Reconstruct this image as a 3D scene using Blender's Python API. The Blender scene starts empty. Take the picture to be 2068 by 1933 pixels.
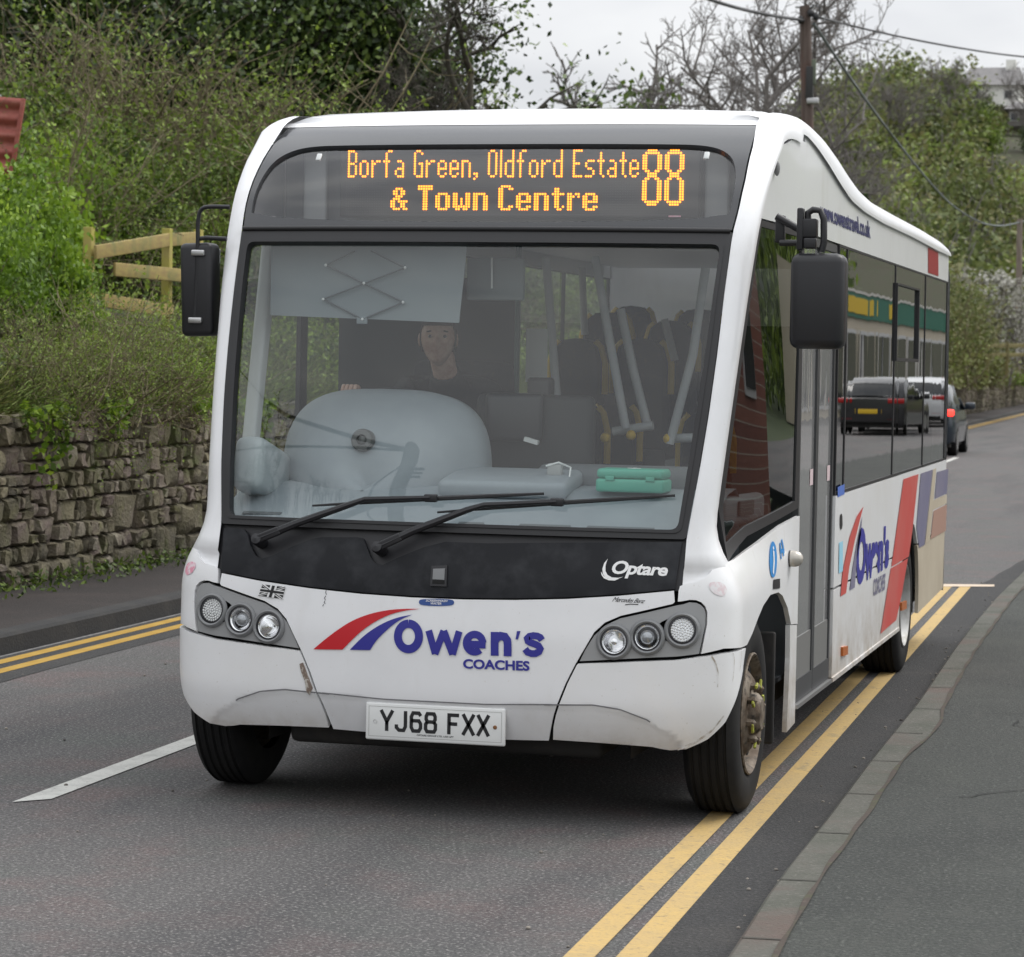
import bpy, bmesh, math, random
import numpy as np
from mathutils import Vector, Matrix
rad = math.radians
SC = bpy.context.scene
COL = SC.collection
random.seed(7); RNG = np.random.default_rng(7)

# ------------------------------------------------------------------ camera, sky, sun, exposure
CAM = np.array([2.8438, -9.7323, 1.7213]); FPX = 5456.19; CU, CV = 1034.0, 966.5
_y, _p, _r = rad(-14.7628), rad(-2.4029), rad(1.021)
_F = np.array([math.sin(_y)*math.cos(_p), math.cos(_y)*math.cos(_p), math.sin(_p)])
_R = np.array([math.cos(_y), -math.sin(_y), 0.0]); _U = np.cross(_R, _F)
_R2 = _R*math.cos(_r)+_U*math.sin(_r); _U2 = _U*math.cos(_r)-_R*math.sin(_r)
cd = bpy.data.cameras.new("camera"); cam = bpy.data.objects.new("camera", cd); COL.objects.link(cam)
cd.sensor_width = 36.0; cd.sensor_fit = 'HORIZONTAL'; cd.lens = FPX/2068*36
cd.clip_start = 0.1; cd.clip_end = 5000
cd.dof.use_dof = True; cd.dof.focus_distance = 10.6; cd.dof.aperture_fstop = 9.0
mw = Matrix.Identity(4)
for i in range(3):
    mw[i][0] = _R2[i]; mw[i][1] = _U2[i]; mw[i][2] = -_F[i]; mw[i][3] = CAM[i]
cam.matrix_world = mw; SC.camera = cam
SC.view_settings.view_transform = 'Standard'; SC.view_settings.look = 'None'
SC.view_settings.gamma = 1.0; SC.view_settings.exposure = 0.5

SUN_EL, SUN_AZ = 52.0, 48.0       # azimuth clockwise from +y (north)
world = bpy.data.worlds.new("World"); SC.world = world; world.use_nodes = True
nt = world.node_tree; N = nt.nodes; L = nt.links
bg = N["Background"]
sky = N.new("ShaderNodeTexSky"); sky.sky_type = 'NISHITA'; sky.sun_disc = False
sky.sun_elevation = rad(SUN_EL); sky.sun_rotation = rad(SUN_AZ); sky.dust_density = 4.0; sky.air_density = 1.0
hsv = N.new("ShaderNodeHueSaturation"); hsv.inputs['Saturation'].default_value = 0.12
L.new(sky.outputs[0], hsv.inputs['Color'])
tc = N.new("ShaderNodeTexCoord"); mp = N.new("ShaderNodeMapping"); mp.inputs['Scale'].default_value = (1.0, 1.0, 2.6)
nz = N.new("ShaderNodeTexNoise"); nz.inputs['Scale'].default_value = 4.2; nz.inputs['Detail'].default_value = 5; nz.inputs['Roughness'].default_value = 0.5
L.new(tc.outputs['Generated'], mp.inputs[0]); L.new(mp.outputs[0], nz.inputs['Vector'])
cr = N.new("ShaderNodeValToRGB"); cr.color_ramp.elements[0].position = 0.36; cr.color_ramp.elements[1].position = 0.64
cr.color_ramp.elements[0].color = (6.0, 6.2, 6.6, 1); cr.color_ramp.elements[1].color = (8.8, 8.9, 9.0, 1)
L.new(nz.outputs[0], cr.inputs[0])
mx = N.new("ShaderNodeMix"); mx.data_type = 'RGBA'; mx.inputs[0].default_value = 0.72
L.new(hsv.outputs[0], mx.inputs[6]); L.new(cr.outputs[0], mx.inputs[7]); 
sx = N.new("ShaderNodeSeparateXYZ"); L.new(tc.outputs['Generated'], sx.inputs[0]); mr = N.new("ShaderNodeMapRange"); mr.inputs[1].default_value = 0.05; mr.inputs[2].default_value = 0.95; mr.inputs[3].default_value = 0.92; mr.inputs[4].default_value = 1.9; L.new(sx.outputs[2], mr.inputs[0])
ml = N.new("ShaderNodeVectorMath"); ml.operation = 'SCALE'; L.new(mx.outputs[2], ml.inputs[0]); L.new(mr.outputs[0], ml.inputs['Scale']); L.new(ml.outputs[0], bg.inputs[0])
bg.inputs[1].default_value = 0.095
sd = bpy.data.lights.new("sun", 'SUN'); sd.energy = 1.1; sd.angle = rad(30); sd.color = (1.0, 0.96, 0.9)
so = bpy.data.objects.new("sun", sd); COL.objects.link(so)
_el, _az = rad(SUN_EL), rad(SUN_AZ)
sdir = Vector((math.sin(_az)*math.cos(_el), math.cos(_az)*math.cos(_el), math.sin(_el)))
so.rotation_euler = sdir.to_track_quat('Z', 'Y').to_euler(); so.location = (0, 0, 60)

# ------------------------------------------------------------------ picture measurements -> points in the place
DP = 1.0402
def ray(u, v): return _F + _R2*((u-CU)/FPX) - _U2*((v-CV)/FPX)
def onx(u, v, x): d = ray(u, v); return CAM + d*((x-CAM[0])/d[0])
def ony(u, v, y): d = ray(u, v); return CAM + d*((y-CAM[1])/d[1])
def onz(u, v, z): d = ray(u, v); return CAM + d*((z-CAM[2])/d[2])
def proj(P):
    P = np.asarray(P, float)-CAM; d = P@_F
    return CU+FPX*(P@_R2)/d, CV-FPX*(P@_U2)/d
def D(*pts): return [(a*DP, b*DP) for a, b in pts]
def Zm(ox, oy, s): return lambda *pts: [(ox+a/s, oy+b/s) for a, b in pts]
Z5 = Zm(360, 1060, 3.313); Z6 = Zm(900, 1060, 2.84); Z7 = Zm(500, 1180, 3.012); Z8 = Zm(1400, 900, 2.445); ZS = Zm(1400, 380, 2.976)

# ------------------------------------------------------------------ tagging
def tag(o, label=None, cat=None, group=None, kind=None):
    if label: o['label'] = label
    if cat: o['category'] = cat
    if group: o['group'] = group
    if kind: o['kind'] = kind
    return o
def thing(name, loc, label, cat, group=None):
    o = bpy.data.objects.new(name, None); COL.objects.link(o); o.location = loc; o.empty_display_size = .2
    return tag(o, label, cat, group)
def link(name, me, parent=None):
    o = bpy.data.objects.new(name, me); COL.objects.link(o)
    if parent is not None:
        o.parent = parent
        if parent.type == 'EMPTY': o.matrix_parent_inverse = Matrix.Translation(-Vector(parent.location))
    return o
def copy_tree(o, parent=None):
    c = o.copy(); COL.objects.link(c)
    if parent is not None: c.parent = parent
    for ch in list(o.children): copy_tree(ch, c)
    return c

# ------------------------------------------------------------------ materials
MATS = {}
def mat(name, col=(.5, .5, .5), rough=.5, metal=0., noise=None, bump=None, coat=0., spec=.5, attr=None, ramp=None, translucent=0., emit=None, film=None):
    """noise=(scale, second colour, low, high) ; attr ramp = list of (pos, colour) driven by the 'tint' attribute"""
    if name in MATS: return MATS[name]
    m = bpy.data.materials.new(name); m.use_nodes = True; nt = m.node_tree; N = nt.nodes; L = nt.links
    b = N["Principled BSDF"]; b.inputs['Roughness'].default_value = rough; b.inputs['Metallic'].default_value = metal
    b.inputs['Coat Weight'].default_value = coat; b.inputs['Coat Roughness'].default_value = .06; b.inputs['Specular IOR Level'].default_value = spec
    src = None
    if ramp:
        a = N.new("ShaderNodeAttribute"); a.attribute_name = 'tint'
        r = N.new("ShaderNodeValToRGB"); els = r.color_ramp.elements
        while len(els) < len(ramp): els.new(.5)
        for e, (p, c) in zip(els, ramp): e.position = p; e.color = (*c, 1)
        L.new(a.outputs['Fac'], r.inputs[0]); src = r.outputs[0]
    else:
        rgb = N.new("ShaderNodeRGB"); rgb.outputs[0].default_value = (*col, 1); src = rgb.outputs[0]
    co = N.new("ShaderNodeTexCoord")
    for nn in (noise if isinstance(noise, list) else [noise] if noise else []):
        sc, c2, lo, hi = nn[:4]
        n = N.new("ShaderNodeTexNoise"); n.inputs['Scale'].default_value = sc; n.inputs['Detail'].default_value = 6; n.inputs['Roughness'].default_value = .6
        if len(nn) > 4:
            mpn = N.new("ShaderNodeMapping"); mpn.inputs['Scale'].default_value = nn[4]; L.new(co.outputs['Object'], mpn.inputs[0]); L.new(mpn.outputs[0], n.inputs['Vector'])
        else: L.new(co.outputs['Object'], n.inputs['Vector'])
        r = N.new("ShaderNodeMapRange"); r.inputs[1].default_value = lo; r.inputs[2].default_value = hi
        L.new(n.outputs[0], r.inputs[0])
        x = N.new("ShaderNodeMix"); x.data_type = 'RGBA'; L.new(r.outputs[0], x.inputs[0]); L.new(src, x.inputs[6]); x.inputs[7].default_value = (*c2, 1)
        src = x.outputs[2]
    if film:
        z0, z1, c2 = film; sx = N.new("ShaderNodeSeparateXYZ"); L.new(co.outputs['Object'], sx.inputs[0]); n = N.new("ShaderNodeTexNoise"); n.inputs['Scale'].default_value = 7; n.inputs['Detail'].default_value = 8; n.inputs['Roughness'].default_value = .7; L.new(co.outputs['Object'], n.inputs['Vector'])
        r = N.new("ShaderNodeMapRange"); r.inputs[1].default_value = z1; r.inputs[2].default_value = z0; L.new(sx.outputs[2], r.inputs[0]); q = N.new("ShaderNodeMath"); q.operation = 'MULTIPLY'; q.use_clamp = True; r2 = N.new("ShaderNodeMapRange"); r2.inputs[1].default_value = .3; r2.inputs[2].default_value = .75; r2.inputs[4].default_value = 1.5; L.new(n.outputs[0], r2.inputs[0]); L.new(r.outputs[0], q.inputs[0]); L.new(r2.outputs[0], q.inputs[1])
        x = N.new("ShaderNodeMix"); x.data_type = 'RGBA'; L.new(q.outputs[0], x.inputs[0]); L.new(src, x.inputs[6]); x.inputs[7].default_value = (*c2, 1); src = x.outputs[2]
    L.new(src, b.inputs['Base Color'])
    if bump:
        n = N.new("ShaderNodeTexNoise"); n.inputs['Scale'].default_value = bump[0]; n.inputs['Detail'].default_value = 5; L.new(co.outputs['Object'], n.inputs['Vector'])
        bn = N.new("ShaderNodeBump"); bn.inputs['Strength'].default_value = bump[1]; bn.inputs['Distance'].default_value = bump[2] if len(bump) > 2 else .01
        L.new(n.outputs[0], bn.inputs['Height']); L.new(bn.outputs[0], b.inputs['Normal'])
    if translucent:
        t = N.new("ShaderNodeBsdfTranslucent"); L.new(src, t.inputs[0]); ms = N.new("ShaderNodeMixShader"); ms.inputs[0].default_value = translucent
        L.new(b.outputs[0], ms.inputs[1]); L.new(t.outputs[0], ms.inputs[2]); L.new(ms.outputs[0], N["Material Output"].inputs[0])
    if emit:
        b.inputs['Emission Color'].default_value = (*emit[0], 1); b.inputs['Emission Strength'].default_value = emit[1]
    MATS[name] = m; return m

def glass_mat(name, tint, f0=.05, power=5.0, wav=None, rough=.0, scale=1.0, dust=0.0):
    m = bpy.data.materials.new(name); m.use_nodes = True; nt = m.node_tree; N = nt.nodes; L = nt.links
    N.remove(N["Principled BSDF"])
    tr = N.new("ShaderNodeBsdfTransparent"); tr.inputs[0].default_value = (*tint, 1)
    gl = N.new("ShaderNodeBsdfGlossy"); gl.inputs['Roughness'].default_value = rough; gl.inputs[0].default_value = (1, 1, 1, 1)
    lw = N.new("ShaderNodeLayerWeight"); lw.inputs[0].default_value = .5
    pw = N.new("ShaderNodeMath"); pw.operation = 'POWER'; pw.inputs[1].default_value = power; L.new(lw.outputs['Facing'], pw.inputs[0])
    ma = N.new("ShaderNodeMath"); ma.operation = 'MULTIPLY_ADD'; ma.inputs[1].default_value = (1-f0)*scale; ma.inputs[2].default_value = f0; L.new(pw.outputs[0], ma.inputs[0])
    mix = N.new("ShaderNodeMixShader"); L.new(ma.outputs[0], mix.inputs[0]); L.new(tr.outputs[0], mix.inputs[1]); L.new(gl.outputs[0], mix.inputs[2])
    if wav:
        co = N.new("ShaderNodeTexCoord"); mp = N.new("ShaderNodeMapping"); mp.inputs['Scale'].default_value = wav[0]; L.new(co.outputs['Object'], mp.inputs[0])
        n = N.new("ShaderNodeTexNoise"); n.inputs['Scale'].default_value = 1; n.inputs['Detail'].default_value = 2; L.new(mp.outputs[0], n.inputs['Vector'])
        bn = N.new("ShaderNodeBump"); bn.inputs['Strength'].default_value = wav[1]; bn.inputs['Distance'].default_value = .02
        L.new(n.outputs[0], bn.inputs['Height']); L.new(bn.outputs[0], gl.inputs['Normal'])
    out = mix.outputs[0]
    if dust:
        df = N.new("ShaderNodeBsdfDiffuse"); df.inputs[0].default_value = (.5, .5, .5, 1); m2 = N.new("ShaderNodeMixShader"); m2.inputs[0].default_value = dust
        L.new(out, m2.inputs[1]); L.new(df.outputs[0], m2.inputs[2]); out = m2.outputs[0]
    L.new(out, N["Material Output"].inputs[0]); MATS[name] = m; return m

WHITE = mat('white_paint', (.83, .835, .85), .30, coat=.45, noise=[(3.0, (.77, .775, .79), .45, .8), (90, (.6, .57, .52), .66, .78), (5, (.74, .735, .73), .55, .8, (1, 1, .3))])
WHITEB = mat('white_bumper', (.82, .825, .835), .33, coat=.4, noise=[(2.2, (.76, .755, .74), .4, .8), (90, (.5, .46, .4), .65, .78)], film=(.24, .40, (.50, .45, .39)))
WHITED = mat('white_paint_dirty', (.82, .825, .835), .34, coat=.35, noise=[(2.2, (.75, .74, .72), .4, .8), (13, (.46, .41, .34), .66, .90, (1, 1, .3)), (90, (.5, .46, .4), .65, .78)], film=(.22, .72, (.46, .40, .33)))
BLACKP = mat('black_panel', (.007, .008, .011), .5, spec=.25, coat=.04, noise=(7, (.035, .037, .042), .45, .8))
RUBBER = mat('black_rubber', (.018, .018, .02), .5)
PLASTIC = mat('black_plastic', (.014, .014, .017), .42, bump=(300, .15, .002))
DARK = mat('dark_cavity', (.008, .008, .008), .9)
UNDER = mat('underbody', (.015, .014, .013), .8, noise=(8, (.04, .035, .03), .5, .8))
GREYP = mat('grey_plastic', (.20, .205, .21), .42, bump=(250, .1, .002))
SILVERP = mat('silver_panel', (.32, .325, .33), .40, metal=.1, bump=(300, .06, .002))
DASH = mat('dash_plastic', (.30, .33, .36), .55, bump=(220, .2, .003), noise=(5, (.26, .29, .32), .4, .7))
DASHD = mat('dash_dark', (.13, .14, .15), .6)
TYRE = mat('tyre_rubber', (.010, .010, .0105), .8, spec=.3, noise=(9, (.02, .019, .017), .45, .75))
RIM = mat('wheel_steel', (.21, .175, .135), .6, metal=.3, noise=[(9, (.085, .055, .033), .40, .62), (30, (.03, .024, .018), .50, .68)])
RIM2 = mat('wheel_grey', (.45, .45, .44), .5, metal=.2, noise=(7, (.2, .18, .15), .45, .7))
CHROME = mat('chrome', (.9, .9, .91), .10, metal=1.0)
STEEL = mat('steel', (.5, .5, .5), .35, metal=.9)
YELLOWP = mat('yellow_plastic', (.65, .42, .02), .45)
NUTY = mat('nut_pointer', (.36, .38, .05), .6, noise=(60, (.16, .13, .06), .5, .7))
REDV = mat('red_vinyl', (.55, .012, .02), .4)
REDF = mat('red_vinyl_faded', (.52, .07, .06), .45, noise=(3, (.5, .13, .11), .4, .8))
BLUEV = mat('blue_vinyl', (.03, .03, .28), .4)
BLUEF = mat('blue_vinyl_faded', (.16, .155, .24), .5, noise=(3, (.23, .215, .27), .4, .8))
TAN = mat('cream_vinyl_faded', (.50, .44, .34), .5, noise=(3, (.42, .36, .27), .4, .8))
WHITEV = mat('white_vinyl', (.8, .8, .8), .5)
BLACKV = mat('black_vinyl', (.012, .012, .014), .5)
CYANV = mat('blue_sticker', (.02, .22, .55), .5)
CYANP = mat('pale_cyan_sticker', (.30, .58, .72), .5)
PINKV = mat('pink_sticker', (.75, .32, .42), .5, noise=(40, (.8, .75, .78), .45, .6))
PLATE = mat('plate_white', (.74, .75, .74), .35, coat=.3)
CEIL = mat('ceiling_panel', (.62, .63, .64), .6)
FLOORM = mat('bus_floor', (.05, .055, .065), .7)
SEATM = mat('seat_moquette', (.016, .017, .026), .9, noise=(60, (.05, .045, .03), .55, .7))
POLEM = mat('grey_rail', (.45, .46, .48), .45)
SKIN = mat('skin', (.66, .45, .37), .5, noise=(30, (.48, .26, .2), .4, .7))
HAIR = mat('hair', (.05, .035, .025), .8)
SHIRT = mat('dark_shirt', (.014, .015, .02), .85)
TROUSER = mat('dark_trousers', (.015, .016, .02), .85)
GREENBOX = mat('green_box', (.10, .42, .31), .45)
BLIND = mat('blind_fabric', (.25, .28, .30), .75)
GLASS_F = glass_mat('windscreen_glass', (.88, .92, .91), f0=.058, dust=.002)
GLASS_D = glass_mat('display_glass', (.80, .80, .80), f0=.065, dust=.003)
GLASS_S = glass_mat('tinted_glass', (.16, .165, .16), f0=.06, power=3.2, wav=((.5, 1.5, .35), .055))
GLASS_Q = glass_mat('cab_glass', (.42, .44, .43), f0=.045, power=5.0, wav=((1.0, 1.2, .7), .05))
GLASS_O = glass_mat('offside_glass', (.75, .78, .74), f0=.06)
LENS = glass_mat('lamp_glass', (.97, .98, .98), f0=.04)
LEDM = mat('led_lit', (.1, .03, 0), .5, emit=((1.0, .235, .0), 3.6))
LEDB = mat('led_board', (.035, .032, .034), .6)
LEDOFF = mat('led_unlit', (.10, .10, .10), .5)
GREYD = mat('display_surround', (.10, .11, .12), .6)

# ------------------------------------------------------------------ mesh builder
class MB:
    def __init__(s): s.v = []; s.f = []
    def add(s, vs, fs):
        o = len(s.v); s.v += [tuple(map(float, q)) for q in vs]; s.f += [tuple(o+i for i in f) for f in fs]; return s
    def box(s, c, d, rot=None, bev=0):
        if bev:
            bm = bmesh.new(); bmesh.ops.create_cube(bm, size=1)
            for q in bm.verts: q.co = Vector((q.co.x*d[0], q.co.y*d[1], q.co.z*d[2]))
            bmesh.ops.bevel(bm, geom=list(bm.edges), offset=bev, segments=3, profile=.5, affect='EDGES')
            bm.verts.index_update(); vs = [q.co.copy() for q in bm.verts]; fs = [[q.index for q in f.verts] for f in bm.faces]; bm.free()
        else:
            vs = [Vector((sx*d[0]/2, sy*d[1]/2, sz*d[2]/2)) for sx in (-1, 1) for sy in (-1, 1) for sz in (-1, 1)]
            fs = [(0, 1, 3, 2), (4, 6, 7, 5), (0, 4, 5, 1), (2, 3, 7, 6), (0, 2, 6, 4), (1, 5, 7, 3)]
        if rot is not None: vs = [rot @ q for q in vs]
        c = Vector(c); return s.add([q+c for q in vs], fs)
    def tube(s, pts, r, n=8, caps=True):
        pts = [Vector(p) for p in pts]; rs = r if isinstance(r, (list, tuple)) else [r]*len(pts)
        rings = []; prev = None
        for i, p in enumerate(pts):
            t = (pts[min(i+1, len(pts)-1)]-pts[max(i-1, 0)])
            if t.length < 1e-9: t = Vector((0, 0, 1))
            t.normalize()
            a = Vector((0, 0, 1)) if abs(t.z) < .9 else Vector((1, 0, 0))
            if prev is not None: a = prev
            b = (a - t*a.dot(t))
            if b.length < 1e-6: b = t.orthogonal()
            b.normalize(); prev = b; c = t.cross(b)
            rings.append([p+(b*math.cos(2*math.pi*k/n)+c*math.sin(2*math.pi*k/n))*rs[i] for k in range(n)])
        vs = [q for rg in rings for q in rg]; fs = []
        for i in range(len(pts)-1):
            for k in range(n): fs.append((i*n+k, i*n+(k+1) % n, (i+1)*n+(k+1) % n, (i+1)*n+k))
        if caps and n > 2: fs.append(tuple(range(n-1, -1, -1))); fs.append(tuple((len(pts)-1)*n+k for k in range(n)))
        return s.add(vs, fs)
    def lathe(s, prof, axis, org, n=32, a0=0, a1=2*math.pi):
        """prof: list of (distance along axis, radius)"""
        ax = Vector(axis).normalized(); b = ax.orthogonal().normalized(); c = ax.cross(b); org = Vector(org)
        full = abs(a1-a0-2*math.pi) < 1e-6; m = n if full else n+1; vs = []
        for k in range(m):
            an = a0+(a1-a0)*k/n; dr = b*math.cos(an)+c*math.sin(an)
            for t, r in prof: vs.append(org+ax*t+dr*r)
        q = len(prof); fs = []
        for k in range(n):
            k2 = (k+1) % m
            for i in range(q-1): fs.append((k*q+i, k*q+i+1, k2*q+i+1, k2*q+i))
        return s.add(vs, fs)
    def ball(s, c, r, n=12, m=8):
        r = r if isinstance(r, (list, tuple)) else (r, r, r); vs = []; fs = []
        for j in range(m+1):
            th = math.pi*j/m
            for i in range(n):
                ph = 2*math.pi*i/n; vs.append((c[0]+r[0]*math.sin(th)*math.cos(ph), c[1]+r[1]*math.sin(th)*math.sin(ph), c[2]+r[2]*math.cos(th)))
        for j in range(m):
            for i in range(n): fs.append((j*n+i, (j+1)*n+i, (j+1)*n+(i+1) % n, j*n+(i+1) % n))
        return s.add(vs, fs)
    def grid(s, P):
        """P: 2D list of points"""
        h = len(P); w = len(P[0]); return s.add([q for r in P for q in r], [(i*w+j, i*w+j+1, (i+1)*w+j+1, (i+1)*w+j) for i in range(h-1) for j in range(w-1)])
    def mesh(s, name, m=None, smooth=None):
        me = bpy.data.meshes.new(name); me.from_pydata(s.v, [], s.f); me.validate(); 
        if m: me.materials.append(m)
        bm = bmesh.new(); bm.from_mesh(me); bmesh.ops.remove_doubles(bm, verts=bm.verts, dist=1e-6); bmesh.ops.recalc_face_normals(bm, faces=bm.faces); bm.to_mesh(me); bm.free()
        if smooth:
            me.polygons.foreach_set('use_smooth', [True]*len(me.polygons)); me.set_sharp_from_angle(angle=rad(smooth))
        me.update(); return me
    def build(s, name, m, parent=None, smooth=None): return link(name, s.mesh(name, m, smooth), parent)

def chaikin(pts, it=2, closed=True):
    pts = [np.array(p, float) for p in pts]
    for _ in range(it):
        out = []; n = len(pts)
        for i in range(n if closed else n-1):
            a, b = pts[i], pts[(i+1) % n]; out += [a*.75+b*.25, a*.25+b*.75]
        if not closed: out = [pts[0]]+out+[pts[-1]]
        pts = out
    res = [pts[0]]
    for p in pts[1:]:
        if np.linalg.norm(p-res[-1]) > 1e-5: res.append(p)
    if closed and np.linalg.norm(res[0]-res[-1]) < 1e-5: res.pop()
    return res

# ------------------------------------------------------------------ bus body surfaces
W = 1.12; YS = 1.60; YEND = 7.75
def table(pts, sm=.05, lo=0., hi=3., n=1500):
    x = np.linspace(lo, hi, n); y = np.interp(x, [p[0] for p in pts], [p[1] for p in pts]); dx = (hi-lo)/(n-1)
    k = np.exp(-.5*((np.arange(-200, 201)*dx)/sm)**2); k /= k.sum()
    return x, np.convolve(np.pad(y, 200, mode='edge'), k, 'valid')
_g = table([(0, .10), (.24, .055), (.30, .02), (.45, -.02), (.7, -.02), (.9, .0), (1.095, .065), (1.3, .115), (1.64, .215), (2.0, .335), (2.24, .435), (2.4, .54), (2.55, .70), (2.65, .86), (2.71, .985), (2.75, 1.10), (2.78, 1.3), (3, 2.6)], .035)
_xe = table([(0, 1.085), (.35, 1.10), (.5, 1.112), (.86, 1.112), (.94, 1.09), (1.04, 1.03), (1.12, 1.005), (1.64, 1.04), (2.3, 1.082), (2.6, 1.108), (3, 1.12)], .03)
_rr = table([(0, .24), (.5, .22), (.85, .20), (1.1, .085), (3, .085)], .05)
def gz(z): return np.interp(z, *_g)
def hx(x): return .062*(np.abs(x)/.9)**2.6
def Ff(x, z): return gz(z)+hx(x)
def S_front(a, b): a = np.asarray(a, float); b = np.asarray(b, float); return np.stack([a, Ff(a, b), b], -1)
def S_body(a, b):
    s = np.asarray(a, float); z = np.asarray(b, float)
    xe = np.interp(z, *_xe); r = np.interp(z, *_rr); xa = xe-r; y0 = gz(z)+hx(xa); dh = 2.6*.062/.9*(xa/.9)**1.6
    x1 = s*xa; y1 = gz(z)+hx(x1)
    t = np.clip(s-1, 0, 1); cx, cy = xe, y0+r*dh; ex, ey = xe+.006, y0+r
    x2 = (1-t)**2*xa+2*t*(1-t)*cx+t*t*ex; y2 = (1-t)**2*y0+2*t*(1-t)*cy+t*t*ey
    q = np.clip(s-2, 0, 1); e = q*(2-q)*.55+q*.45; x3 = ex+(W-ex)*e; y3 = ey+(YS-ey)*q
    x = np.where(s <= 1, x1, np.where(s <= 2, x2, x3)); y = np.where(s <= 1, y1, np.where(s <= 2, y2, y3))
    return np.stack([x, y, z+0*x], -1)
def S_bodyL(a, b): p = S_body(a, b); p[..., 0] *= -1; return p
def S_side(a, b): a = np.asarray(a, float); b = np.asarray(b, float); return np.stack([W-.006*np.clip((b-1.3)/1.2, 0, 1)**2, a, b], -1)
def S_sideL(a, b): p = S_side(a, b); p[..., 0] *= -1; return p
def inv_front(pts):
    out = []
    for u, v in pts:
        y = .2
        for _ in range(60):
            p = ony(u, v, y); y = .5*y+.5*float(Ff(p[0], p[2]))
        out.append((p[0], p[2]))
    return out
_sg, _zg = np.meshgrid(np.linspace(.2, 3, 80), np.linspace(.2, 2.72, 90)); _pg = proj(S_body(_sg, _zg))
def inv_body(pts):
    out = []
    for u, v in pts:
        k = np.argmin((_pg[0]-u)**2+(_pg[1]-v)**2); s, z = float(_sg.flat[k]), float(_zg.flat[k])
        for _ in range(25):
            h = 1e-4; a = np.array(proj(S_body(s, z))); da = (np.array(proj(S_body(s+h, z)))-a)/h; db = (np.array(proj(S_body(s, z+h)))-a)/h
            J = np.array([da, db]).T; r = np.array([u, v])-a
            st = np.linalg.solve(J.T@J+np.eye(2)*1e-1, J.T@r); st = np.clip(st, -.08, .08)
            s = min(max(s+st[0], .02), 3.02); z += st[1]
        out.append((s, z))
    return out
def inv_side(pts): return [tuple(onx(u, v, W)[1:]) for u, v in pts]

def map_bm(bm, name, surf, m, parent, off, thick, step, smooth=True):
    xs = [q.co.x for q in bm.verts]; ys = [q.co.y for q in bm.verts]
    for ax, (lo, hi) in enumerate(((min(xs), max(xs)), (min(ys), max(ys)))):
        st = step[ax] if isinstance(step, tuple) else step
        k = math.floor(lo/st)+1
        while k*st < hi:
            co = (k*st, 0, 0) if ax == 0 else (0, k*st, 0); no = (1, 0, 0) if ax == 0 else (0, 1, 0)
            bmesh.ops.bisect_plane(bm, geom=list(bm.verts)+list(bm.edges)+list(bm.faces), plane_co=co, plane_no=no, dist=1e-6); k += 1
    bm.verts.index_update(); bm.edges.ensure_lookup_table()
    A = np.array([q.co.x for q in bm.verts]); B = np.array([q.co.y for q in bm.verts])
    P = surf(A, B); e = 2e-3
    n = np.cross(surf(A+e, B)-surf(A-e, B), surf(A, B+e)-surf(A, B-e)); n /= np.linalg.norm(n, axis=1)[:, None]+1e-12
    ctr = np.array([0, 3.2, 1.4]); sg = np.sign(((P-ctr)*n).sum(1).mean()) or 1; n *= sg
    T = P+n*off; vs = [tuple(q) for q in T]; nr = [tuple(q) for q in n]; fs = []
    for f in bm.faces:
        ix = [q.index for q in f.verts]; a, b, c = T[ix[0]], T[ix[1]], T[ix[2]]
        if np.dot(np.cross(b-a, c-a), n[ix[0]]) < 0: ix = ix[::-1]
        fs.append(ix)
    if thick:
        I = P+n*(off-thick)
        for ed in bm.edges:
            if len(ed.link_faces) == 1:
                i, j = [q.index for q in ed.verts]; o = len(vs); mid = (T[i]+T[j])/2; fc = ed.link_faces[0]; cen = np.mean([T[q.index] for q in fc.verts], 0)
                d = np.cross(T[j]-T[i], n[i]); d = d/(np.linalg.norm(d)+1e-12); d = -d if np.dot(d, cen-mid) > 0 else d
                vs += [tuple(T[i]), tuple(T[j]), tuple(I[j]), tuple(I[i])]; nr += [tuple(d)]*4
                q = [o, o+1, o+2, o+3]
                if np.dot(np.cross(T[j]-T[i], I[j]-T[j]), d) < 0: q = q[::-1]
                fs.append(q)
    bm.free()
    me = bpy.data.meshes.new(name); me.from_pydata(vs, [], fs); me.materials.append(m)
    me.polygons.foreach_set('use_smooth', [True]*len(me.polygons)); me.update()
    if len(me.vertices) == len(nr): me.normals_split_custom_set_from_vertices(nr)
    return link(name, me, parent)
def patch(name, loops, surf, m, parent, off=0., thick=.014, step=.06):
    if not isinstance(loops[0][0], (list, tuple, np.ndarray)): loops = [loops]
    bm = bmesh.new(); eds = []
    for lp in loops:
        vs = [bm.verts.new((p[0], p[1], 0)) for p in lp]; eds += [bm.edges.new((vs[i], vs[(i+1) % len(vs)])) for i in range(len(vs))]
    bmesh.ops.triangle_fill(bm, use_beauty=True, use_dissolve=False, edges=eds)
    return map_bm(bm, name, surf, m, parent, off, thick, step)
def text_bm(s, bold=0., shear=0., spacing=1.0, res=4):
    c = bpy.data.curves.new('txt', 'FONT'); c.body = s; c.offset = bold; c.shear = shear; c.space_character = spacing; c.resolution_u = res; c.fill_mode = 'FRONT' if hasattr(c, 'fill_mode') else c.fill_mode
    c.dimensions = '2D'; o = bpy.data.objects.new('txt', c); COL.objects.link(o)
    dg = bpy.context.evaluated_depsgraph_get(); me = bpy.data.meshes.new_from_object(o.evaluated_get(dg)); bpy.data.objects.remove(o); bpy.data.curves.remove(c)
    bm = bmesh.new(); bm.from_mesh(me); bpy.data.meshes.remove(me); bmesh.ops.remove_doubles(bm, verts=bm.verts, dist=1e-5); bmesh.ops.triangulate(bm, faces=bm.faces); return bm
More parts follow.
